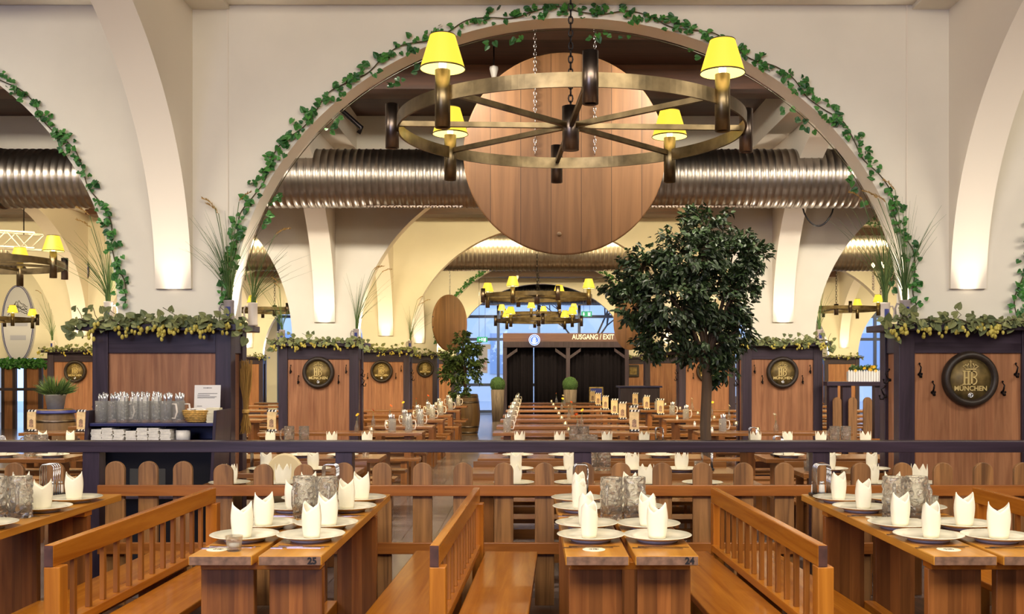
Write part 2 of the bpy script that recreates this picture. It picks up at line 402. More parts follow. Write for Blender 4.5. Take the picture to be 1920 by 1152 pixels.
# ------------------------------------------------------------------ room shell
struct(MB().box(-19, 20, 6.62, 36.3, FL-.3, FL).build('floor', M['floor']))
struct(MB().box(-19, 20, -5, 6.6, -.4, 0).build('floor_platform', M['podium']))
struct(MB().box(-19, 20, -5.2, 36.5, CEIL, CEIL+.2).build('ceiling', M['ceiling']))
struct(MB().box(-19.2, -19, -5.2, 36.5, -.4, CEIL+.2).build('wall_left', M['plaster']))
struct(MB().box(20, 20.2, -5.2, 36.5, -.4, CEIL+.2).build('wall_right', M['plaster']))
struct(MB().box(-19, 20, -5.2, -5, -.4, CEIL+.2).build('wall_rear', M['plaster']))
def arch_pts(a0, a1, z0, b, n=64):
    c = (a0+a1)/2; a = (a1-a0)/2
    return [(c-a*math.cos(PI*i/n), z0+b*math.sin(PI*i/n)) for i in range(n+1)]
def arch_wall(mb, s0, s1, a0, a1, z0, b, t0, t1, plane, top, zb):
    """wall in plane from s0..s1, thickness t0..t1, opening a0..a1 with elliptical head; zb = wall foot"""
    P = (lambda u, t, z: (u, t, z)) if plane == 'x' else (lambda u, t, z: (t, u, z))
    pts = arch_pts(a0, a1, z0, b)
    for i in range(len(pts)-1):
        (u0, v0), (u1, v1) = pts[i], pts[i+1]
        vs = [P(u0,t0,v0), P(u1,t0,v1), P(u1,t0,top), P(u0,t0,top), P(u0,t1,v0), P(u1,t1,v1), P(u1,t1,top), P(u0,t1,top)]
        mb.add(vs[:4], [(0,1,2,3)] if plane == 'x' else [(3,2,1,0)])
        mb.add(vs[4:], [(3,2,1,0)] if plane == 'x' else [(0,1,2,3)])
    sv = [P(u, t, v) for (u, v) in pts for t in (t0, t1)]
    mb.add(sv, [((2*i, 2*i+1, 2*i+3, 2*i+2) if plane == 'x' else (2*i+2, 2*i+3, 2*i+1, 2*i)) for i in range(len(pts)-1)], True)
    for (e0, e1) in ((s0, a0), (a1, s1)):
        if e1-e0 > 1e-4:
            if plane == 'x': mb.box(e0, e1, t0, t1, zb, top)
            else: mb.box(t0, t1, e0, e1, zb, top)
for i in range(1, 6):
    y = YR[i]
    mb = MB()
    for k in range(5):
        l, r = XM[k], XM[k+1]
        if i == 4 and k == 0:
            mb.box(l, r, y+.08, y+.33, 1.75, CEIL); continue
        arch_wall(mb, l, r, l+.475, r-.475, 1.9, 2.53 if i < 5 else 2.36, y+.08, y+.33, 'x', CEIL, 1.8)
    struct(mb.build('wall_arcade_%d' % i, M['plaster']))
    mb = MB()
    for c in XM: mb.box(c-.465, c+.465, y+.09, y+.42, FL, CEIL)
    struct(mb.build('wall_pier_%d' % i, M['plaster']))
for k, c in enumerate(XM):
    mb = MB()
    for i in range(0, 5):
        y0, y1 = YR[i]+.42, YR[i+1]+.09
        arch_wall(mb, y0, y1, y0+.03, y1-.045, 2.16, 2.38, c-.15, c+.15, 'y', CEIL, 2.16)
    struct(mb.build('wall_aisle_%d' % (k+1), M['plaster_rib']))
    mb = MB()
    for i in range(0, 5):
        y0, y1 = YR[i]+.42, YR[i+1]+.08
        mb.box(c-.46, c-.15, y0, y1, 4.66 if i else 4.5, CEIL); mb.box(c+.15, c+.46, y0, y1, 4.66 if i else 4.5, CEIL)
    struct(mb.build('trim_ceiling_beam_%d' % (k+1), M['plaster']))
struct(MB().box(-18.9, 19.9, 7.7, 8.47, 4.535, CEIL).build('trim_front_beam', M['plaster']))
for k, (y, z0, z1) in enumerate([(12.2, 4.86, CEIL), (20.2, 4.56, 4.9), (26.2, 4.62, CEIL), (29.6, 4.75, CEIL), (32.3, 4.40, CEIL), (10.2, 4.95, CEIL)]):
    mb = MB()
    for j in range(5): mb.box(XC[j]+.47, XC[j+1]-.47, y, y+.45, z0, z1)
    struct(mb.build('trim_cross_beam_%d' % (k+1), M['brown_beam']))
# seams on the arcade face (thin shadow-gap strips beside the pier)
for k, x in enumerate([px(427, 8.48), px(1700, 8.48)]):
    struct(MB().box(x-.006, x+.006, 8.470, 8.481, 1.95, 4.535).build('trim_pier_seam_%d' % (k+1), M['plaster_rib']))

# glazed end wall
GY = 35.6
mb = MB(); mb.box(-19, 20, GY, GY+.12, 3.9, CEIL)
for c in XC: mb.box(c-.5, c+.5, GY, GY+.12, FL, CEIL)
struct(mb.build('wall_far', M['plaster']))
for k in range(5):
    l, r = XC[k]+.5, XC[k+1]-.5; n = 4
    f = MB()
    for i in range(n+1):
        x = l+(r-l)*i/n; f.box(x-.05, x+.05, GY-.02, GY+.08, FL, 3.9)
    for z in (FL+.06, .9, 2.5, 3.3, 3.84): f.box(l, r, GY-.015, GY+.075, z-.05, z+.05)
    if k in (1, 3): f.box(l, r, GY-.014, GY+.07, FL, .5)
    o = struct(f.build('window_%d' % (k+1), M['frame_blue']))
    g = MB(); g.box(l, r, GY+.025, GY+.035, FL, 3.9); g.build('pane', M['pane'], o)
# the street beyond the glazing
mb = MB().box(-22, 24, 50, 51, -.3, 12)
fa = tag(mb.build('building_facade', M['facade']), 'pale building facade seen across the street through the far windows', 'building')
for i in range(12):
    x = -20+i*3.6
    for z in (1.2, 4.6, 8): MB().box(x, x+1.3, 49.93, 50.02, z, z+2).build('window', M['farpane'], fa)
tag(MB().box(-30, 30, 36.4, 49.9, -.4, -.15).build('pavement', mat('pavement', (190, 190, 195), .7)), 'grey pavement outside the glazed far wall', 'pavement')
def bare_tree(loc, label, h):
    t = thing('street_tree', label, 'tree', loc); mb = MB()
    def br(p, d, l, r, dep):
        q = p+d*l; mb.tube([p, p+d*l*.5+rdir()*l*.05, q], [r, r*.8, r*.65], 5, False)
        if dep == 0: return
        for _ in range(3): br(q, (d+rdir()*.75+Vector((0,0,.15))).normalized(), l*rnd(.6, .85), r*.6, dep-1)
    br(Vector((0,0,0)), Vector((0,0,1)), h, .09, 5)
    mb.build('branches', M['bark'], t)
bare_tree((2.2, 41, -.15), 'bare winter tree outside, right of the centre window mullion', 2.2)
bare_tree((-6.5, 42, -.15), 'bare winter tree outside the window of the left aisle', 2.0)

# ------------------------------------------------------------------ ventilation ducts
def duct(y, label, zc=4.02, R=.385, x0=-18.8, x1=19.8):
    prof = []; x = x0
    while x < x1: prof += [(R, x), (R, x+.07), (R+.009, x+.078), (R+.009, x+.086)]; x += .094
    t = thing('ventilation_duct', label, 'duct', (0, y, zc))
    MB().lathe(prof, 40, axis='x').build('pipe', M['duct'], t)
    g = MB()
    for (a, b) in ((-2.2, -.9), (1.6, 3.0)):
        for i in range(30): g.box(a+i*(b-a)/30, a+(i+.55)*(b-a)/30, -.09, -.05, -.395, -.375)
        g.box(a, b, -.095, -.045, -.383, -.370)
    g.build('air_outlet', M['bronze'], t)
    j = MB()
    for xx in (-7.05, 8.2): j.lathe([(R+.016, xx-.03), (R+.02, xx), (R+.016, xx+.03)], 40, axis='x')
    j.build('joint_ring', M['bronze'], t)
duct(13.5, 'large ribbed grey ventilation duct running behind the hanging barrel lid')
duct(22.3, 'ribbed grey ventilation duct below the hanging barrel lid, further back')
duct(34.55, 'dark ribbed ventilation duct behind the far chandeliers, nearest the windows')

# ------------------------------------------------------------------ pillar cladding
CW = .575; CD = .47; CH = 1.8625
ROWN = ['', 'nearest', 'second', 'third', 'fourth', 'fifth']
def cladding_parts(t, w=CW, front_hooks=True, side=None):
    h = CH-FL
    f = MB()
    f.box(-w, -w+.13, 0, .13, 0, h-.055); f.box(w-.13, w, 0, .13, 0, h-.055)
    f.box(-w, -w+.13, CD-.13, CD, 0, h-.055); f.box(w-.13, w, CD-.13, CD, 0, h-.055)
    f.build('corner_post', M['dark'], t, bevel=.004)
    r = MB()
    r.box(-w+.13, w-.13, .012, .05, h-.24, h-.055); r.box(-w+.13, w-.13, .012, .05, 0, .15)
    r.box(-w+.012, -w+.05, .13, CD-.13, h-.24, h-.055); r.box(w-.05, w-.012, .13, CD-.13, h-.24, h-.055)
    r.build('frame_rail', M['darkx'], t, bevel=.003)
    p = MB(); p.box(-w+.13, w-.13, .03, .05, .15, h-.24); p.box(-w+.13, w-.13, CD-.05, CD-.03, 0, h-.1)
    p.build('front_panel', M['panel'], t)
    q = MB(); q.box(-w+.03, -w+.05, .13, CD-.13, 0, h-.24); q.box(w-.05, w-.03, .13, CD-.13, 0, h-.24)
    q.build('side_panel', M['panel'], t)
    MB().box(-w-.10, w+.10, -.08, CD+.06, h-.055, h).build('cornice', M['darkx'], t, bevel=.006)
def hook(t, x, z, side=None):
    m_ = MB()
    m_.tube([(0,-.012,.075),(0,-.045,.055),(0,-.03,.02),(0,-.015,0),(0,-.03,-.03),(0,-.055,-.03),(0,-.06,-.005)], [.004,.006,.007,.01,.008,.006,.005], 6)
    m_.lathe([(0,-.02),(.013,-.014),(.014,-.002),(.012,.002)], 10, (0,0,-.005), 'y'); m_.ball((0,-.012,.085), .009, 8, 5)
    m_.ball((0,-.06,0), .009, 8, 5)
    if side is None: o = m_.build('coat_hook', M['iron'], t, (x, .028, z))
    else:
        o = m_.build('coat_hook', M['iron'], t, (side*(CW), x, z)); o.rotation_euler.z = PI/2*side
    return o
# round barrel-head plaques
def crown(mb, x, y, z, s, mi=0):
    mb.box(x-.5*s, x+.5*s, y-.006, y, z, z+.13*s, mi=mi)
    for k in range(5):
        a = -1+k*.5; tx = x+a*.62*s; tz = z+(.62-.16*abs(a))*s
        bx = x+a*.42*s
        mb.tube([(bx, y-.004, z+.1*s), (x+a*.72*s, y-.004, z+.35*s), (tx*.5+(x+a*.3*s)*.5, y-.004, tz)], .045*s, 6, mi=mi)
        mb.ball((tx*.5+(x+a*.3*s)*.5, y-.005, tz), .075*s, 8, 5, mi=mi)
    mb.box(x-.03*s, x+.03*s, y-.006, y, z+.62*s, z+.92*s, mi=mi); mb.box(x-.11*s, x+.11*s, y-.006, y, z+.74*s, z+.8*s, mi=mi)
def HBmark(mb, x, y, z, s, mi=0):
    for (cx_, c0) in ((-.27, 0), (-.27+.0, 1)):
        pass
    # H
    for xx in (-.44, -.16): 
        mb.box(x+(xx-.065)*s, x+(xx+.065)*s, y-.007, y, z-.5*s, z+.5*s, mi=mi)
        for zz in (-.5, .42): mb.box(x+(xx-.13)*s, x+(xx+.13)*s, y-.007, y, z+zz*s, z+(zz+.08)*s, mi=mi)
    mb.box(x-.44*s, x-.16*s, y-.006, y, z-.05*s, z+.05*s, mi=mi)
    # B
    mb.box(x+.0*s, x+.13*s, y-.0065, y, z-.5*s, z+.5*s, mi=mi); mb.box(x-.06*s, x+.2*s, y-.0065, y, z-.5*s, z-.42*s, mi=mi); mb.box(x-.06*s, x+.2*s, y-.0065, y, z+.42*s, z+.5*s, mi=mi)
    for (zc, rr) in ((.24, .22), (-.23, .25)):
        pts = [(x+(.15+.27*math.sin(PI*i/10))*s, y-.004, z+(zc+rr*math.cos(PI*i/10))*s) for i in range(11)]
        mb.tube(pts, .055*s, 6, mi=mi)
def plaque():
    t = thing('barrel_sign', '', 'sign')
    R = .232
    MB().lathe([(0, 0), (R*.98, 0), (R, -.02), (R*.97, -.055), (R*.86, -.075), (R*.76, -.06), (R*.74, -.03), (0, -.03)], 64, axis='y').build('ring', M['blackwood'], t)
    MB().lathe([(R*.745, -.028), (R*.745, -.036), (0, -.036)], 64, axis='y').build('brass_plate', M['brassb'], t)
    e = MB(); crown(e, 0, -.036, .075, .088); HBmark(e, 0, -.036, .01, .118)
    text_on(e, 'MÜNCHEN', .055, 0, -.038, -.08, .003, .0016, 1.0)
    e.build('emblem', M['emblem'], t)
    b = MB(); b.lathe([(.022, -.036), (.022, -.045), (.013, -.047), (.013, -.040)], 20, (0, 0, -.135), 'y')
    b.build('tap_hole', M['chrome'], t); MB().lathe([(.013, -.036), (.013, -.039), (0, -.039)], 16, (0, 0, -.135), 'y').build('hole_shade', M['ink'], t)  # dark disc stands in for the shade inside the tap hole
    return t
PLQ = Proto(plaque())
claddings = []
def side_word(k): return {0: 'outer left', 1: 'left aisle', 2: 'left', 3: 'right', 4: 'right aisle', 5: 'outer right'}[k]
for i in range(1, 6):
    for k, c in enumerate(XC):
        if i == 1 and k in (0, 1, 4, 5): continue
        if k in (0, 5) and i < 4: continue
        if i == 1: lab = {2: 'panelled wood pillar casing with dark posts behind the shelf unit', 3: 'panelled wood pillar casing with four coat hooks around a large plaque'}[k]
        else: lab = 'panelled wood pillar casing, %s row of the %s pillars' % (ROWN[i], side_word(k))
        t = thing('pillar_casing', lab, 'pillar casing', (c, YR[i], FL), 0, 'wooden pillar casings')
        cladding_parts(t)
        if i <= 3 and k in (2, 3):
            if not (i == 1 and k == 2):
                for (hx, hz) in ((-.40, 1.55), (-.29, 1.40), (.40, 1.55), (.29, 1.40)): hook(t, hx, hz-FL if False else hz+.0, None)
            sd = 1 if k == 2 else -1
            if (i, k) != (1, 2): hook(t, .2, 1.5, sd); hook(t, .3, 1.36, sd)
        if (i, k) in ((1, 3), (2, 2), (2, 3), (3, 2), (3, 3), (4, 2), (3, 1)):
            lab2 = {(1, 3): 'large round barrel-head plaque with crown, nearest, on the right pillar',
                    (2, 2): 'round barrel-head plaque lettered MÜNCHEN, right of the shelf unit',
                    (2, 3): 'round barrel-head plaque lettered MÜNCHEN, right of the big ficus',
                    (3, 2): 'round barrel-head plaque on the third left pillar casing',
                    (4, 2): 'small round barrel-head plaque beside the ficus in a barrel',
                    (3, 3): 'small round barrel-head plaque left of the big ficus trunk',
                    (3, 1): 'round barrel-head plaque half behind the plant in a zinc pot'}[(i, k)]
            zc = {1: pz(711, 8.4), 2: pz(699, 14.6), 3: pz(697, 20.8), 4: pz(692, 27)}[i]
            xo = 0 if k != 3 or i != 1 else px(1822, 8.37)-c
            if (i, k) == (4, 2): xo = .25
            PLQ.put((c+xo, YR[i]+.03, zc), 0, lab2, 'round barrel-head plaques')
# square plaque on the fourth right casing
t = thing('square_plaque', 'square dark wooden plaque on the fifth right pillar casing', 'sign', (px(1187, 33.2), YR[5]+.028, pz(696, 33.2)))
MB().box(-.2, .2, -.05, 0, -.2, .2).build('board', M['blackwood'], t, bevel=.02); MB().box(-.12, .12, -.06, -.05, -.12, .12).build('relief', M['brassb'], t)

# ------------------------------------------------------------------ garlands
def hop_garland(c, y, z, halfw, label, n=150, cones=60, detail=True):
    t = thing('hop_garland', label, 'garland', (c, y, z), 0, 'hop garlands on the pillar casings')
    st = MB(); lf = MB(); cn = MB()
    pts = []
    for i in range(41):
        u = -halfw+2*halfw*i/40; pts.append((u, -.10+.03*math.sin(i*1.7), .02+.018*math.sin(i*.9)))
    st.tube(pts, .006, 5)
    for q in range(5):
        x = rnd(-halfw, halfw); st.tube([(x, -.1, .02), (x+rnd(-.05,.05), -.12, .07), (x+rnd(-.1,.1), -.12, .13)], .003, 4)
        for _ in range(2): ivyleaf(lf, (x+rnd(-.08,.08), -.12, rnd(.06,.12)), (rnd(-1,1), -.2, rnd(.2,1)), (0,-1,.2), rnd(.05,.07))
    for q in range(n):
        u = rnd(-halfw-.03, halfw+.03); zz = rnd(-.03, .06)
        if abs(u) > halfw-.08: zz = rnd(-.12, .04)
        ivyleaf(lf, (u, rnd(-.13,-.04), zz), (rnd(-1,1), rnd(-.7,.1), rnd(-.9,.5)), (rnd(-.4,.4), -1, rnd(-.2,.9)), rnd(.045,.085))
    for q in range(n//3):
        u = rnd(-halfw, halfw); ivyleaf(lf, (u, rnd(-.04,.04), .01), (rnd(-1,1), rnd(-.6,.6), .3), (0, -.3, 1), rnd(.05,.08))
    for q in range(cones//4):
        u = rnd(-halfw, halfw); dz = rnd(-.06, 0)
        for _ in range(4):
            p = (u+rnd(-.03,.03), -.12+rnd(-.02,.01), dz-rnd(0,.07)); r_ = rnd(.012,.017)
            cn.ball(p, r_, 6, 4, (1,1,1.35))
    st.build('stem', M['ivystem'], t); lf.build('leaves', M['hop'], t); stuff(cn.build('hop_cones', M['cone'], t))
for i in range(1, 6):
    for k, c in enumerate(XC):
        if i == 1 and k in (0, 1, 4, 5): continue
        if k in (0, 5): continue
        lab = {(1, 2): 'hop garland on the casing top above the shelf unit', (1, 3): 'hop garland on the nearest right pillar casing'}.get((i, k), 'hop garland draped on the %s %s pillar casing' % (ROWN[i], side_word(k)))
        n = {1: 170, 2: 120, 3: 80, 4: 60, 5: 40}[i]
        hop_garland(c, YR[i], CH, CW+.12, lab, n, {1: 90, 2: 60, 3: 48, 4: 24, 5: 12}[i])
# extra trailing sprigs at the left end of the near left casing
def ivy_arch(k, i, label, n, a_from=0.0, a_to=1.0, back=True):
    l, r = XM[k]+.475, XM[k+1]-.475; y = YR[i]+.08
    t = thing('ivy_garland', label, 'garland', (0, y, 0), 0, 'ivy garlands on the arches')
    cx_, a_, b_ = (l+r)/2, (r-l)/2, 2.53
    st = MB(); lf = MB()
    def P(u, off): 
        th = PI*u
        return Vector((cx_-(a_+off)*math.cos(th), 0, 1.9+(b_+off)*math.sin(th)))
    m_ = int(240*(a_to-a_from)); pts = []
    for q in range(m_+1):
        u = a_from+(a_to-a_from)*q/m_
        pts.append(P(u, .06+.03*math.sin(q*.35))+Vector((0, -.02-.008*math.sin(q*.9), 0)))
    st.tube(pts, .005, 5)
    for q in range(n):
        u = rnd(a_from, a_to); cl = .5+.5*math.sin(u*150); off = .06+rnd(-.055,.055)*(.4+cl)
        p = P(u, off)+Vector((0, rnd(-.06,-.01), 0))
        ivyleaf(lf, p, (rnd(-1,1), rnd(-.5,.0), rnd(-1,.7)), (rnd(-.5,.5), -1, rnd(-.1,.6)), rnd(.034,.06))
    if back:
        for q in range(int(n*.30)):
            u = rnd(a_from+.02, a_to-.02)
            if math.sin(u*61) < .1: continue
            p = P(u, -.03)+Vector((0, .27+rnd(0,.03), rnd(-.06,.02)))
            ivyleaf(lf, p, (rnd(-1,1), rnd(-.3,.3), rnd(-1,.2)), (rnd(-.5,.5), -1, rnd(-.1,.6)), rnd(.04,.065))
        bp = [P(a_from+.03+(a_to-a_from-.06)*q/120, -.012)+Vector((0, .265, 0)) for q in range(121)]
        st.tube(bp, .004, 4)
    st.build('stem', M['ivystem'], t); lf.build('leaves', M['ivy'], t)
ivy_arch(2, 1, 'green ivy garland following the big central arch behind the chandelier', 620, .015, .985)
ivy_arch(1, 1, 'green ivy garland on the arch at the left picture edge', 300, .5, .985, False)
ivy_arch(3, 1, 'green ivy garland on the arch at the right picture edge', 220, .0, .4, False)
ivy_arch(2, 4, 'green ivy garland on the far central arch around the distant chandeliers', 760, .03, .97, False)
ivy_arch(3, 3, 'green ivy garland on a right aisle arch behind the grasses', 360, .02, .9, False)

# ------------------------------------------------------------------ chandeliers
def chain_mesh(mb, p, L, s=.05, r=.0045):
    n = int(L/(s*.78))
    for i in range(n):
        z = p[2]+i*s*.78; pts = []
        for k in range(8):
            a = 2*PI*k/8; u = math.cos(a)*s*.26; v = math.sin(a)*s*.5
            pts.append((p[0]+(u if i % 2 else 0), p[1]+(0 if i % 2 else u), z+v))
        mb.tube(pts, r, 4, closed=True)
def chandelier(R=1.03):
    t = thing('chandelier', '', 'chandelier')
    MB().lathe([(R-.012, -.037), (R, -.037), (R, .037), (R-.012, .037)], 180, closed=True, smooth=False).build('ring', M['brass'], t)
    MB().lathe([(0, -.13), (.05, -.13), (.052, .13), (0, .13)], 24, smooth=True).build('hub', M['bronze'], t)
    for k in range(8):
        a = PI/4*k; ca, sa = math.cos(a), math.sin(a)
        mt = Matrix.Rotation(a, 4, 'Z')
        MB().box(.045, R-.01, -.013, .013, .0, .03, mt).build('spoke', M['brass'], t)
        tx = (R+.03) if k % 2 == 0 else R+.012
        zb = -.13 if k % 2 == 0 else -.18; zt = .13 if k % 2 == 0 else .12
        b = MB().lathe([(.036, zb), (.040, zb), (.040, zt), (.036, zt), (.034, zt-.01), (.034, zb+.01)], 20, (tx*ca, tx*sa, 0), closed=True)
        o = b.build('candle_tube', M['bronze'] if k % 2 == 0 else M['brass'], t)
        if k % 2:
            c = (tx*ca, tx*sa, 0)
            MB().lathe([(.066, .315), (.118, .13)], 32, c).add([], []).build('tmp', M['shade'], t) if False else None
            prof = [(.118, .125), (.066, .30), (.064, .30), (.1155, .126)]
            s_ = MB()
            vs = s_.lathe([(.118, .125), (.066, .30)], 36, c, mi=0)
            s_.f = [f for f in s_.f if len(f) == 4]; s_.sm = s_.sm[:len(s_.f)]; s_.mi = s_.mi[:len(s_.f)]
            n0 = len(s_.f)
            s_.lathe([(.064, .299), (.115, .126)], 36, c, mi=1)
            keep = [q for q in range(len(s_.f)) if len(s_.f[q]) == 4]
            s_.f = [s_.f[q] for q in keep]; s_.sm = [s_.sm[q] for q in keep]; s_.mi = [s_.mi[q] for q in keep]
            sh = s_.build('lamp_shade', [M['shade'], M['shadein']], t)
            MB().lathe([(.118,.123),(.121,.125),(.118,.131),(.115,.125)], 36, c, closed=True).build('trim', M['brass'], sh)
            MB().lathe([(.066,.298),(.069,.300),(.066,.304),(.063,.300)], 30, c, closed=True).build('trim', M['brass'], sh)
            MB().lathe([(.018, .12), (.02, .16), (0, .165)], 12, c).ball((c[0], c[1], .2), .03, 12, 8).build('bulb', M['bulb'], sh)
    return t
def add_chain(t, z_top, s=.05):
    c = MB(); chain_mesh(c, (0, 0, .14), z_top-t.location.z-.14, s); c.build('chain', M['iron'], t)
    zz = z_top-t.location.z; MB().lathe([(0, zz-.09), (.02, zz-.085), (.06, zz-.02), (.065, zz), (0, zz)], 20).build('ceiling_rose', M['bronze'], t)
CH_ = Proto(chandelier())
CG = 'ring chandeliers'
spots = [(px(1070, 6.05), 6.05, 2.93, 3, 'large ring chandelier with four lit yellow shades, nearest, before the central arch'),
         (px(1007, 19.0), 19.0, 2.83, 20, 'distant ring chandelier, widest of those seen under the central arch'),
         (px(1008, 28.9), 28.9, 3.02, 35, 'small distant ring chandelier, below the widest far one'),
         (-6.46, 11.6, 2.70, 40, 'ring chandelier with one lit shade in view at the left edge'),
         (px(0, 23.9)-.25, 23.9, 2.64, 10, 'small ring chandelier before the oval wall sign at left'),
         (px(1568, 24.0), 24.0, 2.88, 0, 'small ring chandelier in the right aisle beside the grasses'),
         (px(515, 24.5), 24.5, 2.88, 30, 'small ring chandelier between the two left pillars'),
         (px(1008, 33.9)+.1, 31.9+.0, 2.55, 5, 'hindmost tiny ring chandelier just above the exit porch')]
for (x, y, z, r_, lab) in spots:
    if 'hindmost' in lab: y = 24.9; x = px(1010, 24.9); z = pz(602, 24.9)
    o = CH_.put((x, y, z), math.radians(r_), lab, CG)
for o in [o for o in COL.objects if o.get('category') == 'chandelier']:
    add_chain(o, 4.53 if o.location.y < 8 else CEIL, .05 if o.location.y < 8 else .08)
for k in (1, 3, 5, 7):
    a = PI/4*k+math.radians(3)
    l = bpy.data.lights.new('lamp_light', 'POINT'); l.energy = 8; l.color = (1, .72, .32); l.shadow_soft_size = .03
    o = bpy.data.objects.new('lamp_light', l); COL.objects.link(o)
    o.location = (px(1070, 6.05)+1.04*math.cos(a), 6.05+1.04*math.sin(a), 2.93+.26)
# crystal chandelier in the right aisle
t = thing('crystal_chandelier', 'sparkling crystal chandelier behind the grasses on the nearest right casing', 'chandelier', (px(1668, 18), 18, pz(505, 18)))
a_ = MB(); cr = MB()
for k in range(8):
    an = 2*PI*k/8; ca, sa = math.cos(an), math.sin(an)
    a_.tube([(0,0,-.1), (.12*ca,.12*sa,-.2), (.26*ca,.26*sa,-.1), (.3*ca,.3*sa,.02)], .01, 6)
    MB().ball((.3*ca,.3*sa,.08), .022, 8, 6, (1,1,1.5)).build('bulb', M['bulb'], t)
    for q in range(7): cr.ball((.3*ca, .3*sa, -.04-.05*q), .018, 6, 4, (1,1,1.3)); cr.ball((.16*ca, .16*sa, -.1-.055*q), .02, 6, 4, (1,1,1.3))
a_.tube([(0,0,-.35),(0,0,CEIL-pz(505, 18))], .008, 6); a_.lathe([(0,-.3),(.04,-.25),(.02,-.1),(.05,0),(.02,.15),(0,.2)], 16)
a_.build('arms', M['brass'], t); stuff(cr.build('crystals', M['crystal'], t))

# ------------------------------------------------------------------ hanging barrel lids
def barrel_lid(loc, R, label, rz=0, chains=True, top=CEIL):
    t = thing('wooden_disc', label, 'wooden disc', loc, rz, 'hanging barrel lids')
    MB().lathe([(0, -.03), (R-.015, -.03), (R, -.022), (R, .022), (R-.015, .03), (0, .03)], 96, axis='y').build('disc', M['barrel'], t)
    b = MB().lathe([(.022, -.03), (.022, -.05), (.018, -.055), (0, -.055)], 16, (-.05, 0, -.8*R), 'y').build('bung', M['oak'], t)
    if chains:
        for x in (-.29, .3):
            c = MB(); chain_mesh(c, (x*R, -.05, 0), top-loc[2], .05, .004); c.build('chain', M['steel'], t)
    else:
        c = MB(); chain_mesh(c, (0, 0, R), top-loc[2]-R, .06, .005); c.build('chain', M['steel'], t)
    return t
D = 10.0
barrel_lid((px(1058, D), D, pz(289, D)), .995, 'huge round wooden barrel lid hung on chains behind the nearest chandelier')
barrel_lid((px(848, 27.2), 26.4, pz(606, 26.4)), .74, 'barrel lid turned edgeways at the left side of the far arch', math.radians(58), False)
barrel_lid((px(1181, 26.4), 26.4, pz(602, 26.4)), .76, 'barrel lid turned edgeways at the right side of the far arch', math.radians(-62), False)
# small wall speakers
for (x, y, d, lab) in ((926, 138, 11.5, 'small pale spotlight under the dark ceiling, left of the big barrel lid'), (970, 522, 31.0, 'small white speaker on the far beam above the distant chandeliers')):
    t = thing('ceiling_spotlight', lab, 'spotlight', (px(x, d), d, pz(y, d)))
    MB().lathe([(.02, -.07), (.05, .05), (.045, .08), (0, .08)], 4).build('housing', M['whitepaint'], t)
    MB().box(-.008, .008, -.008, .008, .08, CEIL-pz(y, d)).build('bracket', M['iron'], t)
# loop of cable hanging below the right duct
tag(MB().tube([(px(1504+60*i/16, 13.75), 13.75, pz(384+40*math.sin(PI*i/16)**.6, 13.75)) for i in range(17)], .012, 6).build('cable', M['black']), 'black cable loop hanging from the duct right of the ficus', 'cable')
# dark metal bracket beneath the arch, upper left
tag(MB().tube([(px(628,12.6),12.6,CEIL), (px(630,12.6),12.6,pz(198,12.6)), (px(650,12.6),12.6,pz(215,12.6)), (px(678,12.6),12.6,pz(240,12.6)), (px(672,12.6),12.6,pz(250,12.6))], .03, 8).build('metal_bracket', M['iron']), 'crooked black metal bracket at the left end of the dark ceiling', 'bracket')
# lighting truss at the left edge
t = thing('lighting_truss', 'white lattice lighting truss at the left picture edge', 'truss', (px(0, 17)-1.5, 17, pz(440, 17)))
tm = MB()
for (yy, zz) in ((-.15,-.13), (.15,-.13), (-.15,.13), (.15,.13)): tm.tube([(0, yy, zz), (2.15, yy, zz-.12)], .02, 6)
for i in range(9):
    x0, x1 = i*.24, i*.24+.24; s1 = -1 if i % 2 else 1
    for yy in (-.15, .15): tm.tube([(x0, yy, -.13*s1-.12*x0/2.15), (x1, yy, .13*s1-.12*x1/2.15)], .01, 5)
    tm.tube([(x0, -.15, .13-.12*x0/2.15), (x1, .15, .13-.12*x1/2.15)], .01, 5)
tm.build('lattice', M['whitepaint'], t)
MB().tube([(.5,0,.1),(.5,0,CEIL-pz(440,17))], .01, 6).build('suspension', M['iron'], t); MB().tube([(1.9,0,.0),(1.9,0,CEIL-pz(440,17))], .01, 6).build('suspension', M['iron'], t)

# ------------------------------------------------------------------ steins with grasses on the casings
def stein(h=.19, r=.038, m='stein', side=1):
    t = thing('beer_stein', '', 'stein')
    MB().lathe([(0, 0), (r*1.08, 0), (r*1.1, .012), (r, .022), (r*.99, h-.02), (r*1.03, h-.012), (r*1.02, h), (r*.92, h), (r*.9, .01), (0, .01)], 28).build('body', M[m], t)
    MB().tube([(r*.95*side, 0, h*.82), (r*1.6*side, 0, h*.86), (r*1.95*side, 0, h*.66), (r*1.8*side, 0, h*.38), (r*.97*side, 0, h*.2)], .008, 8).build('handle', M[m], t)
    e = MB(); e.lathe([(r*1.005, h*.3), (r*1.012, h*.32), (r*1.012, h*.72), (r*1.005, h*.74)], 28, fn=None)
    vs = [v for v in e.v]
    e2 = MB(); n = 8
    for q in range(n):
        a0 = -PI/2-.5+q*1.0/n; a1 = a0+1.0/n; rr = r*1.015
        e2.add([(rr*math.cos(a0), rr*math.sin(a0), h*.35), (rr*math.cos(a1), rr*math.sin(a1), h*.35), (rr*math.cos(a1), rr*math.sin(a1), h*.72), (rr*math.cos(a0), rr*math.sin(a0), h*.72)], [(0,1,2,3)])
    e2.build('crest', M['blue'], t)
    return t
ST = {'stein': Proto(stein(.2, .04, 'stein', 1)), 'stein2': Proto(stein(.2, .042, 'stein2', -1))}
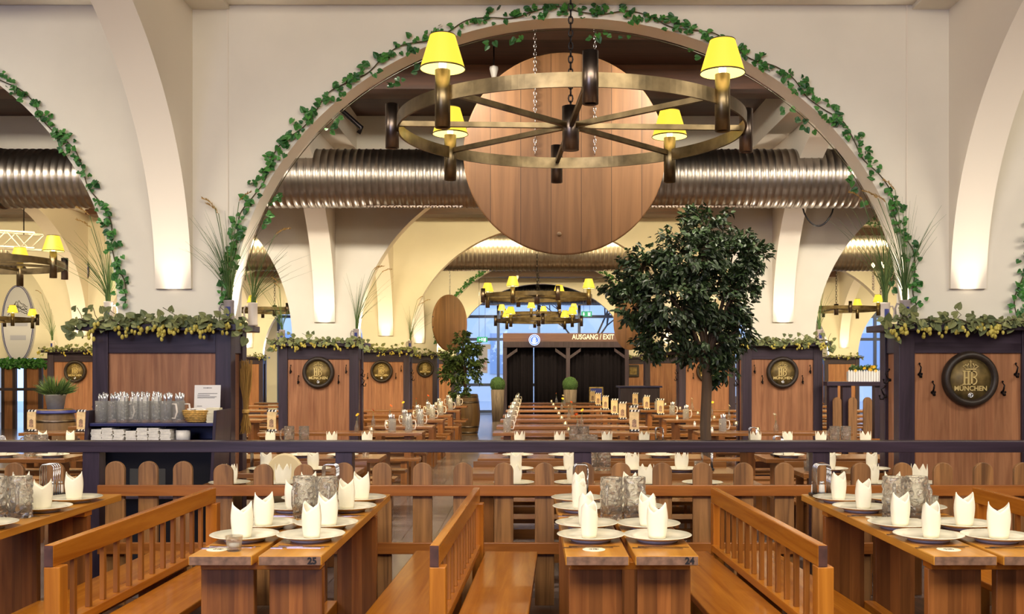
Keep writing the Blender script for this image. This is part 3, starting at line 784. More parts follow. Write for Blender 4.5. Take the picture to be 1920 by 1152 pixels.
def grasses(loc, label, H=.75, lean=0, n=40, heads=3):
    t = thing('grass_bunch', label, 'grass', loc, 0, 'dried grasses in the steins')
    g = MB(); sd = MB()
    for q in range(n):
        a = rnd(0, 2*PI); sp = rnd(.05, .38)*(1 if q % 3 else 1.4); h = H*rnd(.45, 1)
        dx, dy = math.cos(a)*sp+lean*rnd(.4,1.2), -abs(math.sin(a))*sp*.5
        pts = [(math.cos(a)*.012, math.sin(a)*.012, -.08)]
        for k in range(1, 6):
            u = k/5; pts.append((dx*u**1.8, dy*u**1.8, h*u-(.18*H*u**3 if q % 4 == 0 else 0)))
        w0 = rnd(.0018, .0035)
        g.tube(pts, [w0, w0, w0*.9, w0*.7, w0*.5, w0*.2], 3, False)
    for q in range(heads):
        dx = lean*1.3+rnd(-.2,.2)*.9; h = H*rnd(.9, 1.08); pts = [(0,0,-.08)]+[(dx*(k/6)**1.6, -.02, h*k/6) for k in range(1, 7)]
        g.tube(pts, .003, 4)
        p = Vector(pts[-1]); d = (p-Vector(pts[-2])).normalized(); d = (d+Vector((.5 if dx > 0 else -.5, 0, -.1))).normalized()
        for k in range(34):
            u = k/34; c = p+d*u*.17+Vector((0,0,-.06*u*u)); leaf(sd, c, (d+rdir()*.55), rdir(), rnd(.018,.032), .007)
    g.build('blades', M['grass'], t); sd.build('seed_heads', M['seed'], t)
zt = CH
GL = [(204, 8.6, 'stein', 1, .70, .0, 'on the left end of the casing above the shelf unit', 60),
      (430, 8.43, 'stein2', 1, .82, -.06, 'on the casing above the shelf unit, at the arch foot', 60),
      (474, 8.75, 'stein', -1, .58, .20, 'at the right end of the casing above the shelf unit', 40),
      (1660, 8.75, 'stein', 1, .95, -.04, 'at the left end of the nearest right casing', 60),
      (1697, 8.43, 'stein2', 1, .92, -.12, 'on the nearest right casing beside the arch foot', 50),
      (529, 15.0, 'stein2', -1, .7, -.15, 'on the second left casing', 30),
      (668, 14.63, 'stein2', -1, .85, .22, 'on the second left casing by the arch foot', 40),
      (769, 20.84, 'stein2', -1, .8, .18, 'on the third left casing', 30),
      (1537, 14.9, 'stein2', 1, .8, -.08, 'on the second right casing', 34),
      (98, 21.0, 'stein', 1, 1.0, -.1, 'on the casing behind the plant in the zinc pot', 30),
      (1212, 27.03, 'stein2', 1, .7, .15, 'on the fourth right casing', 20)]
for (x, d, kind, s_, H, ln, where, n) in GL:
    X = px(x, d)
    o = ST[kind].put((X, d, zt), 0 if s_ == 1 else PI, ('white stoneware stein ' if kind == 'stein' else 'grey printed stein ')+where, 'steins holding grasses')
    if s_ == -1: o.rotation_euler.z = PI if kind == 'stein' else 0
    grasses((X, d, zt+.17), 'tall grasses in the stein '+where, H, ln, n, 3 if H > .6 else 1)
# straw bundle on the side of the near left casing
t = thing('straw_bundle', 'bound bundle of dried straw hung on the near left pillar casing', 'straw', (px(461, 8.62), 8.62, pz(745, 8.6)))
sb = MB()
for q in range(110):
    a = rnd(0, 2*PI); r0 = rnd(.0,.03); r1 = rnd(.02,.055); r2 = rnd(.02, .05)
    zt_ = rnd(.2,.32); zb_ = rnd(-.32,-.24)
    sb.tube([(math.cos(a)*r1, math.sin(a)*r1*.7, zt_), (math.cos(a)*r1*.8+rnd(-.01,.01), math.sin(a)*r1*.6, .1), (math.cos(a)*r0*.7, math.sin(a)*r0*.5, -.12), (math.cos(a+.4)*r2, math.sin(a+.4)*r2*.7, zb_)], .0028, 3, False)
sb.build('stalks', M['straw'], t)
MB().lathe([(.028,-.14),(.031,-.135),(.031,-.11),(.028,-.105)], 16, closed=True).build('binding', M['wicker'], t)

# ------------------------------------------------------------------ dark railing and picket fence
rt = thing('handrail', 'dark stained horizontal handrail across the picture on square posts', 'railing', (0, 6.5, 0))
MB().box(-4.6, 4.2, -.0, .12, 1.028-.072, 1.028).build('top_rail', M['darkx'], rt, bevel=.004)
for x in (px(169, 6.5), px(644, 6.5), px(1093, 6.5), px(1541, 6.5), px(1541, 6.5)+1.55):
    MB().box(x-.055, x+.055, .01, .11, FL if False else 0, 1.028-.072).build('post', M['dark'], rt, bevel=.004)
ft = thing('picket_fence', 'wooden picket fence with rounded tops behind the front tables', 'fence', (0, 6.3, 0))
PKX = [26, 101, 215, 277, 342, 418, 493, 569, 644, 716, 792, 868, 944.5, 1021, 1096, 1164.6, 1242, 1317.5, 1394.6, 1471, 1542, 1615, 1693, 1769, 1844.6, 1920]
for q, x in enumerate(PKX):
    X = px(x, 6.3); ht = 1.5-(868-690)*6.3/FPX
    if q in (2, 3, 4): ht += .008
    if q in (5, 6, 7): ht -= .01
    pts = [(X-.06, .02), (X+.06, .02), (X+.06, ht-.055)]+[(X+.06*math.cos(PI*i/12), ht-.055+.055*math.sin(PI*i/12)) for i in range(1, 12)]+[(X-.06, ht-.055)]
    MB().prism(pts, 0, .028, 'xz').build('picket', M['picket'], ft, bevel=.003)
x0 = px(182, 6.27)
MB().box(x0, 4.2, -.03, 0, .705, .772).build('upper_rail', M['rail'], ft, bevel=.003)
MB().box(x0, 4.2, -.03, 0, .345, .415).build('lower_rail', M['rail'], ft, bevel=.003)

# ------------------------------------------------------------------ front tables
TL = [(-2.655, 'left'), (-1.083, '25'), (.3995, '24'), (1.845, 'right')]
TY0, TY1 = 3.98, 5.93
def front_table(cx_, key, num=None):
    lab = {'left': 'pine dining table cut by the left picture edge', '25': 'pine dining table stencilled 25 on its end',
           '24': 'pine dining table stencilled 24 on its end', 'right': 'pine dining table at the right with its left side in view'}[key]
    t = thing('dining_table', lab, 'table', (cx_, TY0, 0), 0, 'front dining tables')
    L_ = TY1-TY0
    for s in (-1, 1):
        x0, x1 = (.012, .262) if s == 1 else (-.262, -.012)
        o = MB().box(x0, x1, 0, L_, .722, .76).build('tabletop_plank', M['table'], t, bevel=.004)
        MB().box(x0+.004, x1-.004, -.0015, .004, .7245, .7575).build('end_grain', M['endgrain'], o)
    for yy, nm in ((.1, 'near'), (L_-.42, 'far')):
        for s in (-1, 1):
            x0, x1 = (.03, .245) if s == 1 else (-.245, -.03)
            MB().box(x0, x1, yy, yy+.045, 0, .69).build('leg', M['tableleg'], t, bevel=.004)
    b = MB(); b.box(-.24, .24, .08, .17, .69, .722); b.box(-.24, .24, L_-.44, L_-.35, .69, .722); b.box(-.03, .03, .15, L_-.4, .16, .23)
    b.build('stretcher', M['honey'], t, bevel=.003)
    if num:
        m_ = MB(); text_on(m_, num, .036, .225, -.003, .741, .0008, .0012, 1.0); m_.build('table_number', M['ink'], t)
    return t
front_table(*TL[0]); front_table(*TL[1], num='25'); front_table(*TL[2], num='24'); front_table(*TL[3])

# ------------------------------------------------------------------ front benches
def front_bench(xf, slope, lab):
    t = thing('bench', lab, 'bench', (xf, 5.97, 0), slope, 'front slatted-back benches')
    Lb = 1.95
    MB().box(-.019, .019, -Lb, 0, .708, .795).build('back_rail', M['honey'], t, bevel=.004)
    tag_ = MB().box(-.0175, .0175, -Lb-.0015, -Lb+.002, .7095, .7935).build('end_grain', M['rail_end'], t)
    for yy in (-Lb, -.07): MB().box(-.02, .045, yy, yy+.07, .0, .708).build('post', M['honeyz'], t, bevel=.004)
    MB().box(-.03, .03, -Lb+.07, -.07, .43, .47).build('bottom_rail', M['honey'], t, bevel=.003)
    for q in range(12):
        y = -.07-(Lb-.14)*(q+1)/13
        MB().box(-.011, .011, y-.012, y+.012, .47, .708).build('baluster', M['baluster'], t, bevel=.002)
    for s in (-1, 1):
        b = MB(); 
        if s == 1: b.box(.05, .36, -Lb+.02, 0, .385, .42)
        else: b.box(-.36, -.035, -Lb+.02, 0, .385, .42)
        b.build('seat', M['honey'], t, bevel=.006)
        for yy in (-Lb+.25, -.3):
            x0, x1 = (.07, .32) if s == 1 else (-.32, -.06)
            MB().box(x0, x1, yy, yy+.04, 0, .385).build('leg', M['honeyz'], t, bevel=.003)
    return t
front_bench(-1.872, -.021, 'honey pine bench with slatted back, left of table 25')
front_bench(-.318, -.033, 'honey pine bench with slatted back, between tables 25 and 24')
front_bench(1.08, .041, 'honey pine bench with slatted back, between table 24 and the right table')
front_bench(2.62, .03, 'honey pine bench with slatted back, at the right picture edge')

# ------------------------------------------------------------------ tableware prototypes
def plate_proto():
    t = thing('dinner_plate', '', 'plate')
    MB().lathe([(0, .010), (.088, .010), (.098, .014), (.143, .027), (.146, .029), (.143, .031), (.10, .0185), (.088, .0145), (0, .0145)], 56, closed=False).build('dish', M['porcelain'], t)
    MB().lathe([(.082, 0), (.084, 0), (.090, .0105), (.080, .0105)], 48, closed=True).build('foot_ring', M['foot'], t)
    return t
def napkin_proto(peaks=2, h=.154, r=.046, name='napkin'):
    n = 48; rows = 9; vs = []; fs = []
    def top(a):
        if peaks == 2:
            v = abs(((a/PI) % 1.0)-.5)*2            # 1 at the peaks, 0 in the notches
            return h*(.72+.28*v)
        q = (a*6/(2*PI)) % 1.0; v = abs(q-.5)*2
        return h*(.66+(.34+.04*math.sin(a*3))*v)
    for j in range(rows+1):
        u = j/rows
        for k in range(n):
            a = 2*PI*k/n; z = top(a)*u
            rr = r*(.82+.22*math.sin(PI*min(u*1.05, 1)*.75)); 
            if peaks == 2: rr *= (1-.10*max(0, u-.6)/.4*abs(math.cos(a)))
            rr *= (1+.03*math.cos(5*a+u))
            vs.append((rr*math.cos(a), rr*(.72 if peaks == 2 else .42)*math.sin(a), z))
    for j in range(rows):
        for k in range(n): fs.append((j*n+k, j*n+(k+1) % n, (j+1)*n+(k+1) % n, (j+1)*n+k))
    m_ = MB().add(vs, fs, True)
    o = m_.build(name, M['napkin']); so = o.modifiers.new('solid', 'SOLIDIFY'); so.thickness = .0025; so.offset = -1
    return tag(o, '', 'napkin')
def mug_proto(n=64, rows=36, h=.205, r=.0545):
    t = thing('glass_mug', '', 'mug')
    vs = []; prof = []
    def fn(rr, z, a):
        u = (z-.03)/(h-.055)
        if 0 < u < 1 and rr > r*.9:
            row = int(u*4.0); ph = (row % 2)*.5; f = (a/(2*PI)*8+ph) % 1; g = (u*4.0) % 1
            q = max(0, 1-((f-.5)**2+(g-.5)**2)/.2)
            return rr+.006*q**.7-.003
        return rr
    prof = [(0, 0), (r*.9, 0), (r*.97, .006)]+[(r, .012+(h-.016)*i/rows) for i in range(rows+1)]+[(r*.97, h), (r*.9, h-.004), (r*.86, h*.5), (r*.82, .03), (0, .025)]
    MB().lathe(prof, n, fn=fn).build('body', M['glass'], t)
    MB().tube([(r*.98, 0, h*.82), (r*1.45, 0, h*.86), (r*1.85, 0, h*.70), (r*1.85, 0, h*.38), (r*1.5, 0, h*.2), (r*.98, 0, h*.22)], .0085, 8).build('handle', M['glass'], t)
    return t
def knife_proto():
    m_ = MB(); m_.prism([(-.10,-.007),(.0,-.006),(.0,.006),(-.10,.007)], 0, .004, 'xy'); m_.prism([(0,-.007),(.09,-.008),(.11,-.002),(.11,.004),(0,.006)], .001, .0025, 'xy')
    return tag(m_.build('knife', M['steel']), '', 'knife')
def fork_proto():
    m_ = MB(); m_.prism([(-.10,-.006),(-.02,-.003),(.045,-.003),(.045,.003),(-.02,.003),(-.10,.006)], 0, .0025, 'xy')
    m_.prism([(.04,-.004),(.055,-.011),(.07,-.011),(.07,.011),(.055,.011),(.04,.004)], 0, .0025, 'xy')
    for k in range(4): y = -.0095+k*.0055; m_.box(.07, .105, y, y+.0028, 0, .0022)
    return tag(m_.build('fork', M['steel']), '', 'fork')
def caddy_proto():
    t = thing('condiment_caddy', '', 'caddy')
    MB().box(-.05, .05, -.075, .075, 0, .018).build('tray', M['black'], t, bevel=.003)
    for y in (-.06, -.035, -.01, .015):
        pts = [(-.04, y, .018), (-.04, y, .16)]+[(-.04+.018*(1-math.cos(PI/2*i/4)), y, .16+.03*math.sin(PI/2*i/4)) for i in range(1, 5)]+[(.022+.018*math.sin(PI/2*i/4), y, .16+.03*math.cos(PI/2*i/4)) for i in range(5)]+[(.04, y, .16), (.04, y, .018)]
        MB().tube(pts, .0035, 6).build('wire_loop', M['steel'], t)
    return t
def shaker_proto():
    t = thing('salt_shaker', '', 'shaker')
    MB().lathe([(0, 0), (.017, 0), (.018, .01), (.016, .045), (.013, .05), (0, .05)], 16).build('jar', M['wax'], t)
    MB().lathe([(.0145, .048), (.015, .06), (.012, .066), (0, .067)], 16).build('cap', M['chrome'], t)
    return t
def coaster_proto():
    t = thing('beer_mat', '', 'beer mat')
    MB().lathe([(0, 0), (.046, 0), (.047, .001), (.046, .0018), (0, .0018)], 40).build('card', M['coaster'], t)
    e = MB(); 
    vs, fs = text_geo('HB', .022, .0002, .0006); e.add([(v.x, v.y, .002+v.z) for v in vs], fs)
    e.lathe([(.018, .0018), (.0185, .0022), (.0200, .0022), (.0205, .0018)], 32, closed=True)
    e.build('print', M['ink'], t)
    return t
def tumbler(t, h=.062, r=.036):
    MB().lathe([(0, 0), (r*.72, 0), (r*.78, .004), (r, h), (r*.93, h), (r*.72, .014), (0, .012)], 32).build('glass', M['tumbler'], t)
def candle_proto():
    t = thing('candle_glass', '', 'candle'); tumbler(t)
    MB().lathe([(0, .014), (.02, .014), (.02, .03), (0, .03)], 20).build('tealight', M['wax'], t)
    return t
PLT = Proto(plate_proto()); NAP = Proto(napkin_proto()); NAP3 = Proto(napkin_proto(3, .142, .056)); MUG = Proto(mug_proto())
KNF = Proto(knife_proto()); FRK = Proto(fork_proto()); CAD = Proto(caddy_proto()); SHK = Proto(shaker_proto()); CST = Proto(coaster_proto())
CAN = Proto(candle_proto())
TZ = .76
TN = {'left': 'the left-edge table', '25': 'table 25', '24': 'table 24', 'right': 'the right table'}
def place(key, sname, order, x, y, rot, cut=True):
    where = '%s, %s side, %s from near end' % (TN[key], sname, order)
    PLT.put((x, y, TZ), rnd(0, 6), 'white dinner plate on '+where, 'plates on the front tables')
    NAP.put((x+rnd(-.01,.01), y-.01, TZ+.0155), rot, 'folded cream paper napkin standing on '+where, 'folded napkins on the front tables')
    if cut:
        KNF.put((x+.0, y-.155, TZ), rnd(-.05,.05), 'steel knife by plate on '+where, 'cutlery on the front tables')
        FRK.put((x-.02, y-.182, TZ), rnd(-.12,.1)+PI, 'steel fork by plate on '+where, 'cutlery on the front tables')
S4 = [4.34, 4.67, 5.22, 5.58]
for (cx_, key) in TL:
    for sd, sname in ((-1, 'left'), (1, 'right')):
        for q, y in enumerate(S4):
            rot = {('24', 'left'): 1.25, ('24', 'right'): 2.4, ('25', 'left'): .35, ('25', 'right'): -.3, ('right', 'left'): .5, ('right', 'right'): -.15}.get((key, sname), .3)
            place(key, sname, ORD[q], cx_+sd*.142, y+(.0 if sd < 0 else rnd(-.02,.02)), rot+rnd(-.25,.25), q in (0, 1, 2))
ML = {'left': [(-2.63, 4.98, 'left of the pair'), (-2.517, 5.0, 'right of the pair')], '25': [(-1.118, 5.0, 'left of the pair'), (-1.005, 4.98, 'right of the pair')],
      '24': [(.395, 4.95, 'left of the pair'), (.508, 4.96, 'right of the pair')], 'right': [(1.785, 4.98, 'left of the pair'), (1.90, 4.99, 'right of the pair')]}
for key, l in ML.items():
    for (x, y, wd) in l: MUG.put((x, y, TZ), -1.25 if 'right' in wd else -1.9, 'dimpled glass beer mug on %s, %s' % (TN[key], wd), 'glass mugs on the front tables')
for (key, x) in (('left', -2.74), ('25', -1.14), ('24', .285), ('right', 1.66)):
    CAD.put((x+.0, 5.80, TZ), 0, 'wire caddy with black tray at the far end of '+TN[key], 'condiment caddies on the front tables')
    SHK.put((x+.022, 5.855, TZ+.018), 0, 'salt shaker in the wire caddy on '+TN[key], 'shakers in the caddies')
    SHK.put((x-.022, 5.855, TZ+.018), 0, 'pepper shaker behind the wire loops on '+TN[key], 'shakers in the caddies')
CST.put((px(1113, 4.14), 4.12, TZ), 0, 'round paper beer mat at the near end of table 24', 'round beer mats')
CST.put((px(1082, 5.1), 5.0, TZ), 0, 'round paper beer mat further back on table 24', 'round beer mats')
CST.put((px(412, 4.14), 4.12, TZ), 0, 'round paper beer mat beside the candle glass on table 25', 'round beer mats')
CST.put((px(1775, 4.14), 4.12, TZ), 0, 'round paper beer mat at the near end of the right table', 'round beer mats')
CST.put((1.70, 5.0, TZ), 0, 'round paper beer mat further back on the right table', 'round beer mats')
CAN.put((px(443, 4.12), 4.09, TZ), 0, 'tealight in a clear glass at the near end of table 25', 'candles')
t = thing('tumbler', 'small clear tumbler right of the mugs on the right table', 'glass', (2.035, 5.15, TZ)); tumbler(t, .09)

# ------------------------------------------------------------------ tables and benches beyond the railing
def back_table(L_):
    t = thing('beer_table', '', 'table')
    MB().box(0, L_, -.25, .25, .72, .76).build('tabletop', M['back'], t, bevel=.004)
    for x in (.14, L_-.24):
        MB().box(x, x+.09, -.18, .18, 0, .72).build('leg', M['backleg'], t, bevel=.004)
    MB().box(.2, L_-.2, -.03, .03, .2, .28).build('stretcher', M['back'], t)
    return t
def back_bench(L_, back=False):
    t = thing('beer_bench', '', 'bench')
    MB().box(0, L_, -.13, .13, .42, .455).build('seat', M['back'], t, bevel=.004)
    for x in (.16, L_-.24): MB().box(x, x+.08, -.1, .1, 0, .42).build('leg', M['backleg'], t)
    if back: 
        MB().box(0, L_, -.15, -.125, .66, .80).build('backrest', M['back'], t)
        for x in (.1, L_-.16): MB().box(x, x+.06, -.155, -.12, 0, .66).build('back_post', M['backleg'], t)
    return t
TP = {}
def gett(L_):
    k = round(L_, 2)
    if k not in TP: TP[k] = (Proto(back_table(L_)), Proto(back_bench(L_)), Proto(back_bench(L_, True)))
    return TP[k]
def clear(y0, y1, x0, x1):
    """clip to the pillar casings"""
    for yr in YR[1:]:
        if y1 > yr-.09 and y0 < yr+CD+.07:
            for c in XC:
                if x0 < c+CW+.11 and x1 > c-CW-.11:
                    if c < (x0+x1)/2: x0 = c+CW+.12
                    else: x1 = c-CW-.12
    return x0, x1
ROWS = [7.30, 8.30, 9.60, 11.0, 13.30, 14.70, 16.45, 18.05, 20.2, 22.4, 24.4]
COLS = [('centre', -.49, 1.67), ('left', -3.52, -1.40), ('right', 2.17, 4.15), ('far left', -6.6, -4.3), ('far right', 4.9, 7.0), ('outer left', -8.9, -7.1)]
TABS = {}
for cn, X0, X1 in COLS:
    for ri, y in enumerate(ROWS):
        if cn in ('far left', 'outer left') and ri in (0, 1): continue
        if cn == 'far right' and ri < 6: continue
        if cn == 'outer left' and ri not in (4, 8): continue
        if cn == 'left' and ri == 10: continue
        if cn in ('left', 'right') and ri == 0: 
            pass
        x0, x1 = clear(y-.27, y+.27, X0, X1)
        if cn == 'left' and ri <= 1: x0 = -2.36
        if cn == 'right' and ri <= 1: x1 = 2.9
        L_ = x1-x0
        if L_ < .6: continue
        P_ = gett(L_)
        nm = '%s bank of tables, %s row behind the railing' % (cn, ORD[ri])
        P_[0].put((x0, y, FL), 0, 'long varnished beer table, '+nm, 'beer tables beyond the railing')
        TABS[(cn, ri)] = (x0, x1, y)
        gap = (ROWS[ri+1]-y) if ri+1 < len(ROWS) else 2
        for s in ((-1, 1) if gap > 1.25 else (1,)):
            yb = y+s*.42
            if ri > 0 and s == -1 and y-ROWS[ri-1] < 1.2: continue
            if ri == 0 and s == -1: continue
            if ri < 3 and s == 1: yb = y+.5
            b0, b1 = clear(yb-.17, yb+.17, X0, X1)
            if cn == 'left' and ri <= 1: b0 = -2.36
            if cn == 'right' and ri <= 1: b1 = 2.9
            if b1-b0 < .6 or (cn == 'left' and ri == 0): continue
            bk = (ri in (0, 1) and s == 1)
            Q = gett(b1-b0)
            Q[2 if bk else 1].put((b0, yb, FL), 0, '%s bench on the %s side, %s bank of tables, %s row' % ('backed' if bk else 'backless', 'near' if s < 0 else 'far', cn, ORD[ri]), 'beer benches beyond the railing')
for L_, P_ in TP.items():
    for q in P_:
        if not q.used:
            for k in kids(q.o): bpy.data.objects.remove(k)
            bpy.data.objects.remove(q.o)
BZ = FL+.76
def set_place(cn, ri, X, nap3, side):
    x0, x1, y = TABS[(cn, ri)]
    if X < x0+.1 or X > x1-.1: return
    q = sum(1 for _ in range(1)); dy = -.1 if side == 'near' else .1
    where = 'the %s beer table, %s row, %.0f cm' % (cn, ORD[ri], 0)
    n = set_place.count.setdefault((cn, ri), 0); set_place.count[(cn, ri)] += 1
    where = 'the %s bank, %s row, %s setting' % (cn, ORD[ri], ORD[n])
    PLT.put((X, y+dy, BZ), rnd(0, 6), 'white plate beyond the railing on '+where, 'plates beyond the railing')
    (NAP3 if nap3 else NAP).put((X, y+dy, BZ+.0155), rnd(-.3, .3), 'folded napkin beyond the railing on '+where, 'napkins beyond the railing')
set_place.count = {}
for ri in (0, 1, 2, 3):
    for X in (-.12, .31, .82, 1.22): set_place('centre', ri, X, ri != 1 or X > .5, 'near')
    if ri in (1, 2): 
        for X in (-.0, 1.05): set_place('centre', ri, X, False, 'far') if False else None
    for X in (-2.14, -1.76): set_place('left', ri, X, ri != 1, 'near')
    if ri in (2, 3): set_place('left', ri, -2.80, True, 'near')
    for X in (2.42, 2.76): set_place('right', ri, X, ri != 1, 'near')
    if ri == 3:
        for X in (3.12, 3.6): set_place('right', ri, X, True, 'near')
for ri in (2, 3):
    for X in (-4.48, -4.95, -5.25): set_place('far left', ri, X, False, 'near')
def back_mug(X, cn, ri, dy, what):
    x0, x1, y = TABS[(cn, ri)]
    MUG.put((X, y+dy, BZ), rnd(0, 6), 'dimpled glass mug beyond the railing, %s bank, %s row, %s' % (cn, ORD[ri], what), 'glass mugs beyond the railing')
for ri in (1, 2, 3):
    for q, X in enumerate((.47, .58)):
        back_mug(X+(.0 if ri > 1 else .02), 'centre', ri, .0, ('left of two', 'right of two')[q])
for q, X in enumerate((-2.62, -2.46)): back_mug(X, 'left', 3, .0, ('left of two', 'right of two')[q])
for q, X in enumerate((3.30, 3.42)): back_mug(X, 'right', 3, .0, ('left of two', 'right of two')[q])
for q, X in enumerate((-4.75, -4.64)): back_mug(X, 'far left', 2, .02, ('left of two', 'right of two')[q])
for (cn, ri, X) in (('centre', 1, 1.45), ('centre', 3, 1.40), ('right', 3, 2.42), ('far left', 2, -5.05), ('left', 1, -2.25), ('right', 1, 2.32), ('right', 2, 2.35)):
    CAD.put((X, TABS[(cn, ri)][2]+.05, BZ), 0, 'wire condiment caddy beyond the railing, %s bank, %s row' % (cn, ORD[ri]), 'condiment caddies beyond the railing')
def far_tumbler(cn, ri, X):
    t = thing('tumbler', 'small clear tumbler beyond the railing, %s bank, %s row' % (cn, ORD[ri]), 'glass', (X, TABS[(cn, ri)][2]-.08, BZ)); tumbler(t, .085)
far_tumbler('right', 1, 2.25); far_tumbler('centre', 1, 1.36); far_tumbler('far left', 2, -4.42); far_tumbler('left', 2, -1.55)
# jug-like cutlery mugs, vases, candles and menus on the distant tables
def cutlery_mug_proto(napkin=True):
    t = thing('cutlery_mug', '', 'mug of cutlery')
    r, h = .05, .17
    MB().lathe([(0, 0), (r*.95, 0), (r, .01), (r, h), (r*.92, h), (r*.88, .02), (0, .018)], 24, fn=lambda rr, z, a: rr*(1+.05*math.sin(a*9)*math.sin(z*110)) if rr > r*.93 else rr).build('body', M['holder'], t)
    MB().tube([(r, 0, h*.85), (r*1.7, 0, h*.85), (r*1.9, 0, h*.5), (r*1.6, 0, h*.2), (r, 0, h*.2)], .008, 7).build('handle', M['stein'], t)
    c = MB(); nn = MB()
    for q in range(18):
        a = rnd(0, 6.28); rr = rnd(.012, .034); dx, dy = math.cos(a)*rr, math.sin(a)*rr
        top_ = rnd(.2, .245)
        c.tube([(dx*.9, dy*.9, .025), (dx*1.1, dy*1.1, .12), (dx*1.2, dy*1.2, top_-.03), (dx*1.3, dy*1.3, top_)], [.0045, .0035, .0045, .007], 5)
    if napkin:
        nn.prism([(-.03, .03), (.03, .03), (.036, .2), (.01, .215), (-.02, .19), (-.036, .2)], -.02, .0, 'xz')
        nn.prism([(-.02, .03), (.03, .03), (.02, .185), (-.03, .21)], .008, .02, 'xz')
        nn.build('napkins', M['napkinwhite'], t)
    c.build('cutlery', M['chrome'], t)
    return t
CM = Proto(cutlery_mug_proto(False)); CMN = Proto(cutlery_mug_proto(True))
def vase_proto(petal):
    t = thing('flower_vase', '', 'vase')
    MB().lathe([(0, 0), (.03, 0), (.032, .02), (.031, .07), (.014, .11), (.013, .14), (.016, .145), (.011, .145), (.011, .11), (.027, .07), (.027, .012), (0, .01)], 18).build('bottle', M['tumbler'], t)
    f = MB().tube([(0,0,.02), (.005,0,.14), (.02,0,.22)], .0025, 5).build('stem', M['grass'], t)
    p = MB()
    for k in range(14):
        a = 2*PI*k/14; leaf(p, (.02, 0, .222), (math.cos(a), math.sin(a)*.6-.35, math.sin(a)*.6), (0,-1,.8), .032, .013, .1)
    p.ball((.02, -.004, .224), .009, 8, 5); p.build('flower', M[petal], t)
    return t
VS = {k: Proto(vase_proto(k)) for k in ('orange', 'yellow', 'whitepetal')}
def menu_proto():
    t = thing('menu_stand', '', 'menu')
    MB().box(-.06, .06, -.008, .008, .03, .27).build('card', M['menu'], t, bevel=.003)
    e = MB()
    for k in range(6):
        x = -.055+k*.022
        for zz, hh in ((.262, .03), (.0, .035)):
            e.prism([(x-.011, zz), (x+.009, zz), (x+.014, zz+hh), (x-.004, zz+hh*.8)], -.012, .012, 'xz', mi=k % 2)
    e.build('checked_edge', [M['ink'], M['paper']], t)
    MB().prism([(-.03, .06), (.03, .06), (.026, .15), (0, .17), (-.026, .15)], -.0105, -.008, 'xz').build('print', M['menuprint'], t)
    MB().box(-.065, .065, -.03, .03, 0, .012).build('foot', M['black'], t)
    return t
MNU = Proto(menu_proto())
def tw(cn, ri): return '%s bank, %s row' % (cn, ORD[ri])
far_candle_flames = []
def candle(cn, ri, X, dy=0):
    o = CAN.put((X, TABS[(cn, ri)][2]+dy, BZ), 0, 'lit tealight glass beyond the railing, '+tw(cn, ri), 'candles beyond the railing')
    fl = MB().ball((0, 0, .042), .008, 8, 6, (1, 1, 1.8)).build('flame', M['flame'], o)
for ri in range(4, 11):
    x0, x1, y = TABS[('centre', ri)]
    CM.put((x0+.18, y+.02, BZ), 0, 'mug of cutlery at the left end of the centre bank, %s row' % ORD[ri], 'cutlery mugs beyond the railing')
    k = ['whitepetal', 'orange', 'yellow'][ri % 3]
    VS[k].put((.62+(ri % 2)*.12, y+.05, BZ), rnd(0, 6), '%s flower in a small bottle, %s' % ({'whitepetal': 'white', 'orange': 'orange', 'yellow': 'yellow'}[k], tw('centre', ri)), 'flower bottles')
    candle('centre', ri, .5, -.08)
    MNU.put((x1-.18 if ri != 4 else 1.36, y, BZ), rnd(-.25, .1), 'tall menu stand on the right end of the '+tw('centre', ri), 'menu stands')
for ri in range(4, 10):
    if ('left', ri) in TABS:
        x0, x1, y = TABS[('left', ri)]
        CMN.put((x1-.2, y, BZ), 0, 'mug of cutlery and napkins on the %s' % tw('left', ri), 'cutlery mugs beyond the railing')
        CM.put((x1-.42, y+.03, BZ), PI, 'mug of cutlery left of the napkin mug, %s' % tw('left', ri), 'cutlery mugs beyond the railing')
        k = ['orange', 'yellow', 'orange'][ri % 3]
        VS[k].put((-2.28, y-.02, BZ), rnd(0, 6), '%s flower in a small bottle, %s' % (k, tw('left', ri)), 'flower bottles')
        candle('left', ri, -2.08, -.06)
    if ('right', ri) in TABS:
        x0, x1, y = TABS[('right', ri)]
        CM.put((x0+.35, y, BZ), 0, 'mug of cutlery on the %s' % tw('right', ri), 'cutlery mugs beyond the railing')
        if ri >= 7: MNU.put((x0+.14, y, BZ), .1, 'menu stand at the left end of the '+tw('right', ri), 'menu stands')
        else: SHK.put((x0+.2, y-.06, BZ), 0, 'salt shaker near the left end of the '+tw('right', ri), 'shakers beyond the railing')
        VS['yellow' if ri % 2 else 'whitepetal'].put((x0+1.05, y+.0, BZ), rnd(0, 6), '%s flower in a small bottle, %s' % ('yellow' if ri % 2 else 'white', tw('right', ri)), 'flower bottles')
        candle('right', ri, x0+.8, -.05)
for (cn, ri, X) in (('far left', 3, -6.2), ('far left', 4, -6.55), ('far left', 4, -5.9), ('left', 4, -3.4), ('far left', 5, -6.3)):
    if (cn, ri) in TABS: MNU.put((X, TABS[(cn, ri)][2], BZ), -.15, 'tall menu stand %s on the %s' % ('further right' if X == -5.9 else 'standing', tw(cn, ri)), 'menu stands')

